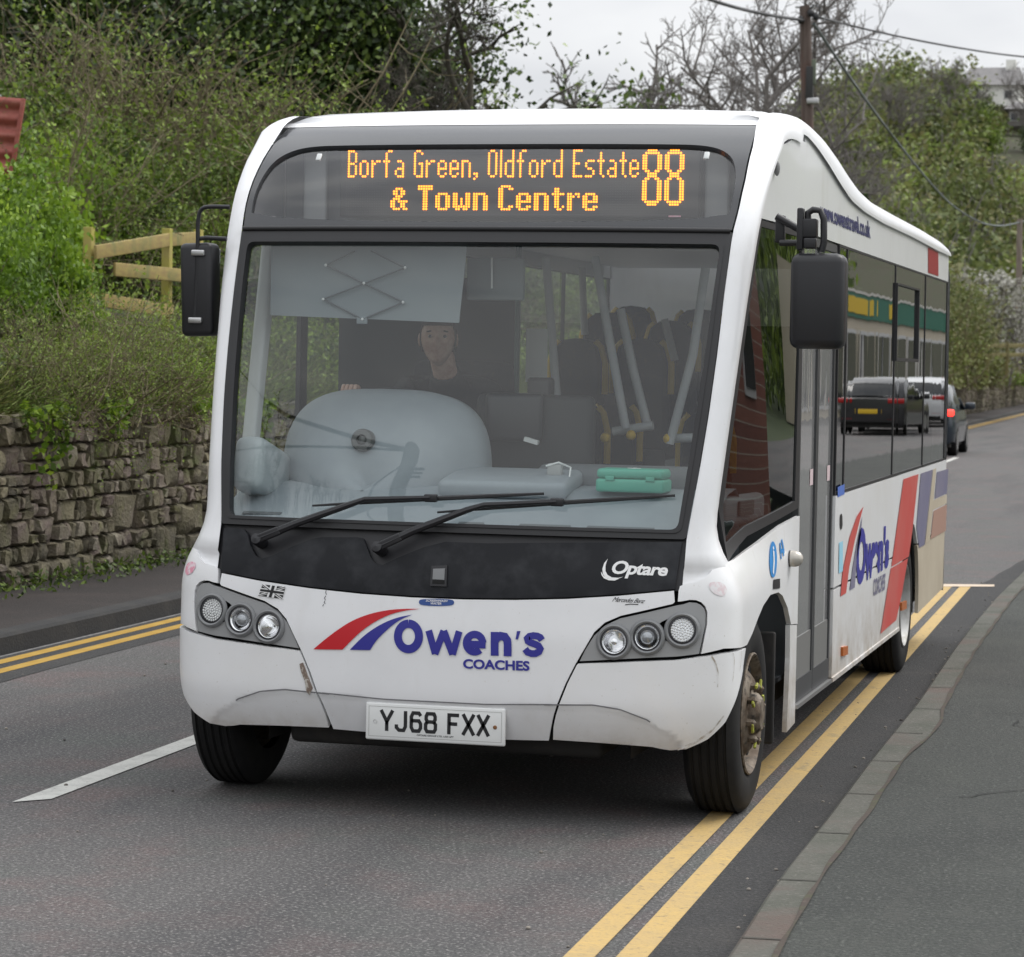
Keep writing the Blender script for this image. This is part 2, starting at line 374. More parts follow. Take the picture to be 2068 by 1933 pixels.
def bilinear(bm, quad, box=None):
    """quad TL TR BR BL in surface coords"""
    xs = [q.co.x for q in bm.verts]; ys = [q.co.y for q in bm.verts]; x0, x1, y0, y1 = box or (min(xs), max(xs), min(ys), max(ys)); TL, TR, BR, BL = [np.array(q) for q in quad]
    for q in bm.verts:
        s = (q.co.x-x0)/(x1-x0); t = (q.co.y-y0)/(y1-y0); p = (BL*(1-s)+BR*s)*(1-t)+(TL*(1-s)+TR*s)*t; q.co = Vector((p[0], p[1], 0))
    return bm
def text_patch(name, s, quad, surf, m, parent, off=.003, bold=0., shear=0., spacing=1., step=.04):
    return map_bm(bilinear(text_bm(s, bold, shear, spacing), quad), name, surf, m, parent, off, 0, step)
def stroke_loops(pl, w):
    """thick polyline -> single outline"""
    P = [np.array(p, float) for p in pl]; n = len(P); Lf = []; Rt = []
    for i in range(n):
        d0 = P[i]-P[i-1] if i else P[1]-P[0]; d1 = P[i+1]-P[i] if i < n-1 else d0
        d0 = d0/np.linalg.norm(d0); d1 = d1/np.linalg.norm(d1); t = d0+d1; t /= np.linalg.norm(t)+1e-9; nn = np.array([-t[1], t[0]]); k = w/2/max(.4, abs(np.dot(nn, np.array([-d1[1], d1[0]]))))
        Lf.append(P[i]+nn*k); Rt.append(P[i]-nn*k)
    return Lf+Rt[::-1]
def strokes(name, pls, w, surf, m, parent, off=.003, quad=None, step=.08):
    bm = bmesh.new()
    for pl in pls:
        lp = stroke_loops(pl, w); n = len(lp)//2
        vs = [bm.verts.new((p[0], p[1], 0)) for p in lp]
        for i in range(n-1): bm.faces.new((vs[i], vs[i+1], vs[2*n-2-i], vs[2*n-1-i]))
    if quad: bilinear(bm, quad, (0, 1, 0, 1))
    return map_bm(bm, name, surf, m, parent, off, 0, step)
def mir(lp): return [(-p[0], p[1]) for p in lp]

# ------------------------------------------------------------------ the bus
bus = thing('bus', (0, 3.5, 0), 'white single-deck bus showing amber route 88, driving towards the viewer', 'bus')
WO_R = inv_front(D((1328,1045),(1345,940),(1372,790),(1393,650),(1410,530),(1421,452)))
WO_L = mir(inv_front(D((428,1018),(425,900),(430,800),(440,680),(455,560),(468,465))))
WI_R = inv_front(D((1314,1028),(1335,900),(1360,740),(1381,590),(1395,500),(1399,475)))
WI_L = mir(inv_front(D((446,1002),(447,900),(453,780),(463,640),(476,520),(483,473))))
def half(LR, z): return sum(np.interp(z, [p[1] for p in q], [p[0] for p in q]) for q in LR)/2
def hw(z):
    if z < 2.245: return half((WO_L, WO_R), z)
    return float(np.interp(z, [2.245, 2.33, 2.45, 2.6, 2.72], [.997, 1.008, 1.013, 1.008, 1.0]))
Zb, Zt, Zib, Zit = 1.085, 2.245, 1.118, 2.193
zz = np.linspace(Zb, Zt, 14); out = [(hw(z), z) for z in zz]; outer = out+mir(out)[::-1]
zi_ = np.linspace(Zib, Zit, 12); inn = [(half((WI_L, WI_R), z), z) for z in zi_]; inner = inn+mir(inn)[::-1]
def corners(lp, k): # round the four corners of a symmetric loop
    n = len(lp)//2; L2 = list(lp)
    def cut(p, q, d): p, q = np.array(p), np.array(q); return tuple(p+(q-p)/np.linalg.norm(q-p)*d)
    res = []
    for i, p in enumerate(L2):
        if i in (0, n-1, n, 2*n-1):
            a, b = L2[i-1], L2[(i+1) % len(L2)]; c0, c1 = cut(p, a, k), cut(p, b, k)
            for t in (0, .25, .5, .75, 1): res.append(tuple((1-t)**2*np.array(c0)+2*t*(1-t)*np.array(p)+t*t*np.array(c1)))
        else: res.append(tuple(p))
    return res
frame = patch('windscreen_seal', [corners(outer, .012), corners(inner, .03)], S_front, RUBBER, bus, .004, .03)
mid_ = [((half((WI_L, WI_R), z)*.6+hw(z)*.4), z) for z in np.linspace(1.106, 2.21, 12)]
patch('seal_lip', [corners(mid_+mir(mid_)[::-1], .03), corners(inner, .03)], S_front, RUBBER, frame, .009, .01)
gl_ = [(half((WI_L, WI_R), z)+.012, z) for z in np.linspace(1.108, 2.205, 12)]
windscreen = patch('windscreen', gl_+mir(gl_)[::-1], S_front, GLASS_F, bus, -.012, 0)

# destination display glazing
dz = np.linspace(2.253, 2.70, 12); do = [(hw(z)-.004, z) for z in dz]; d_out = do+mir(do)[::-1]
di = [(.968, 2.278), (.984, 2.38), (.978, 2.47), (.955, 2.54), (.905, 2.582), (.83, 2.603), (.70, 2.608)]
d_in = di+mir(di)[::-1]
disp = patch('display_surround', [d_out, chaikin(d_in, 2)], S_front, mat('display_band', (.030, .032, .036), .25, spec=.4, coat=.45), bus, .0, .02)
dgl = patch('display_glass', chaikin([(p[0]*1.012, 2.275 if abs(p[1]-2.278) < 1e-6 else p[1]+.006) for p in d_in], 2), S_front, GLASS_D, disp, -.012, 0)
# crossbar between screen and display
cb = MB()
for zc, r in ((2.25, .011),): cb.tube([S_front(x, zc)-np.array([0, .006, 0]) for x in np.linspace(-.99, .99, 30)], r, 10)
cb.build('seal_bar', RUBBER, disp, 40)
# housing behind the display glass
hb = MB(); hb.grid([[(x, .98, z) for x in np.linspace(-.98, .98, 5)] for z in (2.25, 2.64)])
hb.grid([[(x, y, 2.262) for x in np.linspace(-.98, .98, 5)] for y in (.56, .98)]); hb.grid([[(x, float(Ff(x, 2.655))+q, 2.65) for x in np.linspace(-.98, .98, 9)] for q in (.03, .12)])
for sx in (-1, 1): hb.grid([[(sx*.985, y, z) for y in (min(float(Ff(.985, z))+.03, .97), .98)] for z in np.linspace(2.262, 2.62, 8)])
hb.build('display_housing', GREYD, disp)
m = MB(); 
for xx in (-.83, .86): MB().box((xx, .93, 2.44), (.10, .03, .34), bev=.012).build('display_bracket', mat('bracket_grey', (.30, .32, .33), .4), disp, 40)
LY = .86
pL, pR, pT, pB2 = ony(*D((678, 294))[0], LY), ony(*D((1330, 294))[0], LY), ony(*D((700, 294))[0], LY), ony(*D((700, 408))[0], LY)
bd = MB(); bd.box(((pL[0]+pR[0])/2+.01, LY+.03, (pT[2]+pB2[2])/2-.006), (pR[0]-pL[0]+.10, .05, pT[2]-pB2[2]+.045), bev=.008); led = bd.build('led_board', LEDB, disp, 40)
# two white catches at the glass top
for c in (D((616, 305))[0], D((1370, 302))[0]):
    q = inv_front([c])[0]; p = S_front(*q); MB().box((p[0], p[1]+.02, p[2]), (.022, .012, .04), Matrix.Rotation(rad(-42), 3, 'X'), bev=.005).build('display_catch', mat('catch_white', (.6, .62, .62), .4), disp, 40)
G1 = {'B': "XXX.,X..X,X..X,X..X,X..X,XXX.,X..X,X..X,X..X,X..X,XXX.", 'o': ".XX.,X..X,X..X,X..X,X..X,X..X,.XX.", 'r': "X.XX,XX..,X...,X...,X...,X...,X...", 'f': "..XX,.X..,.X..,.X..,XXX.,.X..,.X..,.X..,.X..,.X..,.X..",
 'a': ".XX.,...X,...X,.XXX,X..X,X..X,.XXX", 'G': ".XX.,X..X,X...,X...,X...,X.XX,X..X,X..X,X..X,X..X,.XXX", 'e': ".XX.,X..X,X..X,XXXX,X...,X..X,.XX.", 'n': "XXX.,X..X,X..X,X..X,X..X,X..X,X..X", ',': "XX,.X,X.", 'O': ".XX.,X..X,X..X,X..X,X..X,X..X,X..X,X..X,X..X,X..X,.XX.",
 'l': "X,X,X,X,X,X,X,X,X,X,X", 'd': "...X,...X,...X,...X,.XXX,X..X,X..X,X..X,X..X,X..X,.XXX", 'E': "XXXX,X...,X...,X...,X...,XXX.,X...,X...,X...,X...,XXXX", 's': ".XXX,X...,X...,.XX.,...X,...X,XXX.", 't': ".X.,.X.,.X.,XXX,.X.,.X.,.X.,.X.,.X.,..X"}
G2 = {'&': "..XXX..,.XX.XX.,.XX.XX.,..XXX..,.XXX...,XX.XXXX,XX..XX.,XX..XX.,.XXX.XX", 'T': "XXXXXX,XXXXXX,..XX..,..XX..,..XX..,..XX..,..XX..,..XX..,..XX..,..XX..", 'o': ".XXXX.,XX..XX,XX..XX,XX..XX,XX..XX,XX..XX,.XXXX.", 'w': "XX...XX,XX...XX,XX.X.XX,XX.X.XX,XX.X.XX,XXXXXXX,.XX.XX.", 'n': "XXXXX.,XX..XX,XX..XX,XX..XX,XX..XX,XX..XX,XX..XX",
 'C': ".XXXX.,XX..XX,XX....,XX....,XX....,XX....,XX....,XX....,XX..XX,.XXXX.", 'e': ".XXXX.,XX..XX,XX..XX,XXXXXX,XX....,XX..XX,.XXXX.", 't': ".XX..,.XX..,XXXXX,.XX..,.XX..,.XX..,.XX..,.XX.X,..XX.", 'r': "XX.XX,XXX.X,XX...,XX...,XX...,XX...,XX..."}
E8 = ["..XXXX..", ".XXXXXX.", "XX....XX", "XX....XX", "XX....XX", "XX....XX", "XX....XX", "XX....XX", ".XX..XX.", "..XXXX..", "..XXXX..", ".XX..XX.", "XX....XX", "XX....XX", "XX....XX", "XX....XX", "XX....XX", "XX....XX", "XX....XX", "XX....XX", ".XXXXXX.", "..XXXX.."]
lit = []
def ledtext(txt, G, row0, hrows, sp):
    c = 0; r = []
    for ch in txt:
        if ch == ' ': c += sp; continue
        g = G[ch].split(','); rb = row0+hrows-len(g)
        if ch == ',': rb = row0+hrows-2
        for i, rw in enumerate(g):
            for j, k in enumerate(rw):
                if k == 'X': r.append((c+j, rb+i))
        c += len(g[0])+1
    return r, c-1
pit = (pT[2]-pB2[2])/23.5
t1, w1 = ledtext('Borfa Green, Oldford Estate', G1, 0, 11, 3)
xr_ = ony(*D((1243, 294))[0], LY)[0]; px1 = (xr_-pL[0])/(w1-.2)
lit += [(pL[0]+c*px1, pT[2]-r*pit) for c, r in t1]
t2, w2 = ledtext('& Town Centre', G2, 14, 10, 3)
xa, xb = ony(*D((760, 400))[0], LY)[0], ony(*D((1158, 400))[0], LY)[0]; px2 = (xb-xa)/(w2-1)
lit += [(xa+c*px2, pT[2]-r*pit) for c, r in t2]
xa, xb = ony(*D((1249, 350))[0], LY)[0], ony(*D((1326, 350))[0], LY)[0]; px3 = (xb-xa)/16
for o_ in (0, 9):
    for i, rw in enumerate(E8): lit += [(xa+(o_+j)*px3, pT[2]-i*pit) for j, k in enumerate(rw) if k == 'X']
def dots(lst, r, y, name, m, par):
    b = MB()
    for x, z in lst: b.add([(x+r*math.cos(a), y, z+r*math.sin(a)) for a in np.arange(6)*math.pi/3], [tuple(range(6))])
    return b.build(name, m, par)
dots(lit, pit*.47, LY-.001, 'lit_dots', LEDM, led)
dots([(pL[0]-.01+i*px1, pT[2]-j*pit) for i in range(int((pR[0]-pL[0]+.02)/px1)+1) for j in range(26)], pit*.22, LY+.0025, 'unlit_dots', LEDOFF, led)
for c in (D((1310, 420)),):
    p = ony(*c[0], LY); MB().box((p[0], LY-.001, p[2]), (.05, .002, .006)).build('display_label', PINKV, led)

# white arches: pillar beside the screen that runs on as the roof edge
ZR = Zm(1300, 0, 2.589)
_rp = [tuple(onx(u, v, 1.075)[1:]) for u, v in ZR((800, 610), (860, 650), (930, 710), (1000, 800), (1060, 900), (1110, 980), (1180, 1050), (1300, 1120), (1450, 1200), (1530, 1250))]
_zp = [tuple(onx(u, v, 1.112)[1:]) for u, v in ZR((830, 690), (900, 770), (960, 860), (1020, 960), (1080, 1050), (1150, 1110), (1250, 1170), (1400, 1240), (1530, 1310))]
ROOF = table([(.9, 2.70), (1.0, 2.727), (1.1, 2.745), (1.3, 2.757)]+[p for p in _rp if p[0] > 1.35]+[(YEND-.07, _rp[-1][1]-.02), (YEND, _rp[-1][1]-.06)], .07, .5, 8.2)
ZI = table([(.85, 2.60), (1.0, 2.648), (1.1, 2.660), (1.28, 2.662)]+[p for p in _zp if p[0] > 1.33]+[(YEND, _zp[-1][1])], .07, .5, 8.2)
def ribbon(side, name, parent):
    rows = []
    def bez(I, Cc, O, n=9): return [tuple((1-t)**2*I+2*t*(1-t)*Cc+t*t*O) for t in np.linspace(0, 1, n)]
    for z in np.concatenate([np.concatenate([np.linspace(.865, .97, 5), np.linspace(.985, 2.6, 34)])]):
        x = hw(max(z, 1.09))+.003 if z > 1.0 else hw(1.09)+.003
        I = S_front(x, z); O = S_body(2., z); xe = np.interp(z, *_xe); Cc = np.array([xe+.004, Ff(xe*.99, z)-.004, z]); sh_ = np.array([-.004, .012, 0]) if z < .98 else 0; rows.append(bez(I+sh_, Cc+sh_, O+sh_))
    Ol = S_body(2., 2.6)
    for k, (Iy, Oy) in enumerate([(1.0, Ol[1]+.06), (1.05, Ol[1]+.14), (1.10, Ol[1]+.24), (1.17, Ol[1]+.36), (1.27, Ol[1]+.48)]):
        zI = [2.70, 2.722, 2.742, 2.76, 2.772][k]; xI = [1.0, 1.0, .995, .99, .985][k]
        O = np.array([1.112+.002*k, Oy, [2.63, 2.648, 2.658, 2.661, 2.658][k]]); I = np.array([xI, Iy if k < 4 else Iy+.05, zI])
        Cc = np.array([1.118+.002*k, (I[1]*.75+O[1]*.25), [2.715, 2.738, 2.756, 2.772, 2.779][k]]); rows.append(bez(I, Cc, O))
    for y in np.concatenate([np.linspace(1.48, 4.6, 28), np.linspace(4.8, YEND-.1, 12), [YEND-.05, YEND-.005]]):
        if y < rows[-1][-1][1]+.03: continue
        zo = float(np.interp(y, *ROOF)); zi = float(np.interp(y, *ZI)); xo = float(np.interp(y, [1.3, 2.2], [1.117, 1.119]))
        rows.append(bez(np.array([.985-.0*y, y, zo+.018]), np.array([xo+.008, y, zo+.012]), np.array([xo, y, zi])))
    if side < 0: rows = [[(-p[0], p[1], p[2]) for p in r] for r in rows]
    b = MB(); b.grid(rows); return b.build(name, WHITE, parent, 60), rows
archR, rowsR = ribbon(1, 'roof_arch', bus); archL, rowsL = ribbon(-1, 'roof_arch', bus)
# roof skin between the arches
rf = [[tuple(S_front(x, z)+np.array([0, -.002, 0])) for x in np.linspace(-1.03, 1.03, 25)] for z in (2.703, 2.715, 2.73)]
for y in np.concatenate([np.linspace(1.10, 4.6, 32), np.linspace(4.8, YEND-.02, 14)]):
    zo = float(np.interp(y, *ROOF)); lead = np.clip((y-1.0)/.4, 0, 1)
    rf.append([(x, y+.06*(x**2)*(1-lead), zo+.016*lead+.004+.02*(1-(x)**2)*lead-.6*max(0, abs(x)-.985)) for x in np.linspace(-1.03, 1.03, 25)])
MB().grid(rf).build('roof', WHITE, bus, 60)
MB().box((0, 4.4, 2.385), (2.1, 6.6, .02)).build('ceiling', CEIL, bus)
MB().box((0, 1.04, 2.46), (2.1, .03, .42)).build('display_bulkhead', CEIL, bus)
MB().box((0, .80, 2.245), (1.94, .5, .016)).build('header_panel', CEIL, bus)

# upper side panels above the windows
def side_upper(surfc, surfs, sgn):
    sv = [2.03, 2.1, 2.2, 2.4, 2.7, 3.0]
    yv = [float(S_body(s, 2.45)[1]) for s in sv]
    top = [(s, .016+min(float(np.interp(y, *ZI)), 2.66) if y > .95 else float(np.interp(y, [.4, .95], [2.56, 2.64]))) for s, y in zip(sv, yv)]
    a = patch('cantrail_panel', [(2.03, 2.308)]+top+[(3.0, 2.308)], surfc, WHITE, bus, -.010, .012, (.08, .06))
    ys = list(np.linspace(YS, YEND-.04, 40)); b = patch('cantrail_panel', [(YS, 2.306)]+[(y, .016+float(np.interp(y, *ZI))) for y in ys]+[(YEND-.04, 2.30)], surfs, WHITE, bus, -.008, .012, (.3, .1)); return a, b
cpR, cpR2 = side_upper(S_body, S_side, 1); side_upper(S_bodyL, S_sideL, -1)
mm = MB(); p = inv_body([Zm(1300, 0, 2.589)((694, 880))[0]])[0]; q = S_body(min(max(p[0], 2.05), 2.2), p[1]); mm.ball((q[0], q[1], q[2]), (.012, .012, .03)); mm.build('hook_socket', mat('grey_mark', (.2, .2, .2), .5), cpR)
text_patch('web_address', 'www.owenstravel.co.uk', inv_side(ZS((772, 74), (1076, 200), (1080, 304), (793, 190))), S_side, mat('navy_vinyl', (.015, .018, .10), .5), cpR2, -.0055, bold=.03)
patch('red_block', inv_side(ZS((1423, 357), (1484, 385), (1484, 530), (1423, 508))), S_side, mat('red_vinyl_dark', (.27, .014, .016), .45), cpR2, -.0055, 0, .5)

# front: black panel under the screen, scuttle, white centre panel
bk_top = inv_front(Z5((290, 22), (400, 24), (440, 30), (465, 60), (485, 140), (520, 205), (555, 230), (620, 212), (760, 150), (900, 95), (960, 85), (1200, 85), (1240, 92), (1262, 150), (1290, 220), (1320, 258), (1370, 270), (1480, 218), (1650, 150), (1790, 115)))
bk_top += inv_front(Z6((250, 108), (600, 104), (1000, 102), (1362, 100)))
bk_bot = inv_front(D((432,1110),(500,1124),(600,1139),(700,1150),(800,1157),(900,1161),(1000,1162),(1100,1160),(1200,1154),(1312,1144)))
bk_bot[0] = (-.893, bk_bot[0][1]); bk_bot[-1] = (.893, bk_bot[-1][1]); bk_top[0] = (-.905, bk_top[0][1]); bk_top[-1] = (.905, bk_top[-1][1])
blackp = patch('front_black_panel', bk_top+bk_bot[::-1], S_front, BLACKP, bus, .004, .022)
patch('scuttle_panel', [(-.935, 1.10), (-.93, .90), (.93, .90), (.935, 1.10)], S_front, PLASTIC, bus, -.02, .01)
lb = inv_front(Z5((1700, 280), (1805, 275), (1800, 415), (1690, 410)))
latch = patch('bonnet_latch', lb, S_front, PLASTIC, bus, .012, .012)
patch('latch_recess', inv_front(Z5((1712, 300), (1790, 297), (1786, 372), (1708, 368))), S_front, GREYP, latch, .0145, .003)
patch('latch_slot', inv_front(Z5((1708, 374), (1787, 376), (1785, 398), (1706, 396))), S_front, DARK, latch, .0145, .003)
# maker's lettering
text_patch('maker_name', 'Optare', inv_front(Z6((962, 205), (1278, 226), (1272, 318), (948, 306))), S_front, WHITEV, blackp, .0065, bold=.03, shear=.22, spacing=.92)
cres = inv_front(Z6((932, 197), (910, 222), (900, 255), (903, 285), (918, 305), (945, 316), (980, 316), (1020, 300), (990, 306), (955, 304), (930, 290), (918, 268), (918, 240), (924, 215)))
patch('maker_crescent', cres, S_front, WHITEV, blackp, .0065, 0)
cres2 = inv_front(Z6((892, 270), (895, 290), (908, 308), (935, 320), (970, 322), (995, 312), (965, 316), (930, 311), (908, 296)))
patch('maker_crescent', cres2, S_front, WHITEV, blackp, .0065, 0)

seamR = inv_front(Z6((1318, 374), (1316, 440), (1306, 452), (1150, 488), (1000, 520), (910, 560), (850, 615), (800, 700), (740, 800), (680, 920), (640, 1020), (610, 1100), (597, 1170), (590, 1243)))
seamL = mir(inv_front(Z5((290, 322), (290, 408), (310, 418), (400, 452), (560, 520), (650, 565), (715, 640), (765, 740), (805, 840), (850, 940), (900, 1080), (940, 1180), (1000, 1280), (1075, 1368))))
seam = [((a[0]*.85+b[0]*.15), (a[1]*.85+b[1]*.15)) for a, b in zip(seamR, seamL)]
seam[0] = (.890, .905); seam[-1] = (.425, .318)
def crease(x): x = abs(x); return float(np.interp(x, [0, .2, .43, .60, .70, .80, .90, .97], [.452, .452, .462, .468, .455, .42, .36, .28]))
_crx = np.linspace(0, 1.2, 200); _crz = np.array([crease(q) for q in _crx])
_S_front0, _S_body0 = S_front, S_body
def chin(x, z):
    d = np.interp(np.abs(x), _crx, _crz)-z; return .34*np.clip(d, 0, .022)+.20*np.clip(d-.022, 0, .2)
def S_low(a, b): p = _S_front0(a, b); p[..., 1] += chin(p[..., 0], p[..., 2]); return p
def S_blow(a, b): p = _S_body0(a, b); p[..., 1] += chin(p[..., 0], p[..., 2])*(np.asarray(a) < 1.4); return p
def S_blowL(a, b): p = S_blow(a, b); p[..., 0] *= -1; return p
top_w = [(p[0], p[1]-.006) for p in bk_bot]; top_w[0] = (-.890, top_w[0][1]); top_w[-1] = (.890, top_w[-1][1])
cen = seam[1:]+[(.2, .312), (0, .312), (-.2, .312)]+mir(seam[1:])[::-1]+top_w
centre = patch('front_panel', cen, S_low, WHITE, bus, .002, .02, (.06, .012))
TQ = lambda z, *pts: inv_front(z(*pts))
ell = lambda cx, cy, rx, ry, a0, a1, n=22: [(cx+rx*math.cos(rad(a)), cy-ry*math.sin(rad(a))) for a in np.linspace(a0, a1, n)]
def letter(z, parts, w, surf, m, par, inv, name='logo_letter', off=.0055):
    for k, pts in enumerate(parts): strokes(name, [inv(z(*pts))], w, surf, m, par, off+.0006*k, step=.04)
for LW, pts in ((.0315, [ell(981, 317, 64, 77, 90, 450, 40)]), (.0265, [[(1104, 281), (1144, 423)], [(1142, 424), (1196, 283)], [(1196, 283), (1250, 426)], [(1249, 427), (1290, 286)]]), (.0275, [ell(1383, 358, 50, 53, 2, 312, 26), [(1345, 364), (1450, 368)]]), (.030, [[(1505, 290), (1505, 434)], [(1505, 352), (1516, 327), (1540, 314), (1566, 319), (1581, 340), (1584, 366), (1584, 437)]]), (.0255, [[(1792, 340), (1782, 324), (1764, 315), (1740, 312), (1716, 317), (1703, 330), (1708, 346), (1726, 356), (1750, 364), (1772, 375), (1782, 392), (1774, 410), (1752, 421), (1728, 421), (1704, 412), (1690, 393)]])):
    letter(Z7, pts, LW, S_front, BLUEV, centre, inv_front)
patch('logo_apostrophe', TQ(Z7, (1640, 285), (1662, 285), (1646, 336), (1632, 335)), S_front, BLUEV, centre, .0055, 0)
text_patch('operator_word', 'COACHES', TQ(Z7, (1313, 453), (1717, 466), (1717, 527), (1313, 512)), S_front, BLUEV, centre, .0055, bold=.035)
patch('red_swoosh', chaikin(TQ(Z7, (403, 395), (403, 395), (480, 330), (560, 270), (650, 215), (760, 175), (870, 155), (960, 149), (1050, 150), (1050, 150), (960, 160), (870, 182), (780, 225), (700, 280), (640, 335), (580, 397), (580, 397)), 2), S_front, REDV, centre, .0055, 0)
patch('blue_swoosh', chaikin(TQ(Z7, (625, 398), (625, 398), (690, 330), (760, 275), (840, 230), (920, 200), (1005, 185), (1005, 185), (930, 215), (870, 260), (815, 310), (775, 355), (748, 400), (748, 400)), 2), S_front, BLUEV, centre, .0055, 0)
pl_ = patch('screenwash_label', chaikin(TQ(Z7, (1055, 88), (1245, 90), (1262, 110), (1245, 134), (1055, 131), (1040, 109)), 3), S_front, mat('label_blue', (.03, .08, .28), .4), centre, .004, 0)
text_patch('label_words', 'SCREENWASH', TQ(Z7, (1088, 92), (1220, 95), (1218, 109), (1086, 106)), S_front, WHITEV, pl_, .0055, bold=.02, shear=.2)
text_patch('label_words', 'WATER', TQ(Z7, (1117, 110), (1182, 111), (1181, 125), (1115, 124)), S_front, WHITEV, pl_, .0055, bold=.02, shear=.2)
uq = TQ(Z5, (567, 399), (720, 417), (699, 497), (541, 474))
fl = patch('flag_sticker', uq, S_front, BLACKV, centre, .004, 0)
for q in ([(.0, .0), (.36, .36)], [(.64, .64), (1, 1)], [(0, 1), (.36, .64)], [(.64, .36), (1, 0)]): strokes('flag_white', [q], .16, S_front, WHITEV, fl, .005, uq)
strokes('flag_white', [[(0, .5), (1, .5)]], .36, S_front, WHITEV, fl, .0055, uq); strokes('flag_white', [[(.5, 0), (.5, 1)]], .30, S_front, WHITEV, fl, .006, uq)
strokes('flag_cross', [[(0, .5), (1, .5)]], .19, S_front, BLACKV, fl, .007, uq); strokes('flag_cross', [[(.5, 0), (.5, 1)]], .12, S_front, BLACKV, fl, .0075, uq)
for q in ([(0, 0), (.36, .33)], [(.64, .67), (1, 1)], [(0, .97), (.36, .62)], [(.64, .36), (1, .03)]): strokes('flag_cross', [q], .05, S_front, BLACKV, fl, .0065, uq)
for q in (TQ(Z5, (992, 438), (988, 452), (994, 468)), TQ(Z5, (990, 475), (980, 490), (988, 505)), TQ(Z5, (984, 508), (978, 520), (986, 528)), TQ(Z5, (976, 532), (968, 545))): strokes('scratch_mark', [q], .0022, S_front, BLACKV, centre, .004)
text_patch('signature_sticker', 'Mercedes Benz', TQ(Z6, (962, 414), (1150, 426), (1142, 450), (955, 440)), S_front, BLACKV, centre, .004, shear=.5, spacing=.85)
strokes('signature_line', [TQ(Z6, (1030, 459), (1060, 455), (1105, 457))], .003, S_front, BLACKV, centre, .004)
# number plate
pq = Z7((728, 722), (1566, 762), (1580, 970), (724, 928)); zc_ = .372
plate = MB().box((0, -.008, .366), (.548, .016, .142), bev=.007).build('number_plate', PLATE, bus, 40)
def S_plate(a, b): a = np.asarray(a, float); return np.stack([a, np.full_like(a, -.016), np.asarray(b, float)], -1)
PG = {'Y': [[(0, 1), (.5, .45), (1, 1)], [(.5, .5), (.5, 0)]], 'J': [[(.85, 1), (.85, .25), (.7, .07), (.3, .07), (.08, .2), (.08, .34)]], '6': [[(.9, .8), (.75, .93), (.25, .93), (.1, .75), (.1, .25), (.25, .07), (.75, .07), (.9, .22), (.9, .42), (.75, .56), (.1, .56)]],
 '8': [[(.5, .93), (.22, .93), (.12, .8), (.12, .66), (.22, .54), (.78, .54), (.88, .66), (.88, .8), (.78, .93), (.49, .93)], [(.5, .07), (.2, .07), (.08, .2), (.08, .42), (.22, .54)], [(.78, .54), (.92, .42), (.92, .2), (.8, .07), (.49, .07)]], 'F': [[(.95, .92), (.1, .92), (.1, 0)], [(.1, .5), (.8, .5)]], 'X': [[(.04, 1), (.96, 0)], [(.96, 1), (.04, 0)]]}
x0 = -.212
for ch in 'YJ68 FXX':
    if ch == ' ': x0 += .033; continue
    strokes('plate_character', [[(x0+a*.046, .331+.079*b) for a, b in pl2] for pl2 in PG[ch]], .0135, S_plate, BLACKV, plate, .001); x0 += .0575
text_patch('plate_maker', 'OPTARE GROUP LTD. LS25 6PT', [(-.07, .3245), (.075, .3245), (.075, .318), (-.07, .318)], S_plate, BLACKV, plate, .001, bold=.02)
strokes('plate_border', [[(-.26, .31), (-.26, .423), (.26, .423), (.26, .31), (-.26, .31)]], .0016, S_plate, mat('plate_edge', (.4, .4, .38), .5), plate, .001)
MB().lathe([(-.0, .0001), (-.004, .005), (.002, .007)], (0, -1, 0), (-.235, -.0165, .366), 12).build('plate_screw', STEEL, plate); MB().lathe([(.004, .0001), (.003, .006), (0, .008)], (0, -1, 0), (.235, -.0165, .366), 12).build('plate_screw', mat('rust', (.22, .10, .04), .8), plate)

CRS = mat('crease_shadow', (.20, .20, .21), .6)  # grey for thin strokes painting the shading line along the creases
strokes('panel_crease_shade', [[(x, crease(x)) for x in np.linspace(-.45, .45, 40)]], .0035, S_low, CRS, centre, .0035)
# lamp clusters, bumper corners, wings (right hand shapes mirrored)
lampR = inv_body(Z6((1322, 463), (1400, 444), (1440, 448), (1465, 460), (1485, 480), (1493, 505), (1492, 570), (1455, 740), (1200, 761), (768, 783), (800, 718), (850, 637), (915, 577), (1000, 537), (1150, 504)))
bumpR = inv_body(Z6((752, 806), (760, 797), (1200, 781), (1460, 757), (1600, 737), (1716, 707), (1700, 830), (1660, 1000), (1600, 1130), (1500, 1228), (1380, 1283), (1280, 1293), (1230, 1286), (1180, 1275), (900, 1255), (606, 1235), (612, 1160), (630, 1090), (660, 1010), (700, 910)))
wl = Z6((1332, 440), (1336, 380), (1344, 352), (1372, 340), (1440, 328), (1490, 300), (1525, 264))+Z8((92, 614), (200, 562), (330, 472), (440, 392), (524, 347), (524, 600), (518, 878), (482, 883), (465, 800), (440, 741), (420, 724), (380, 737), (345, 790), (320, 850), (290, 930), (264, 984), (150, 1002), (40, 1024))+Z6((1466, 740), (1500, 570), (1502, 503), (1490, 468), (1466, 444), (1436, 432), (1400, 430))
wingR = inv_body(wl)
wingR = [(min(s, 2.985), z) for s, z in wingR]
LAMP = [((428, 1233.6), (1377.8, 1273), .96), ((484, 1248.6), (1306.7, 1287), .95), ((541, 1264), (1239.8, 1296), .95)]
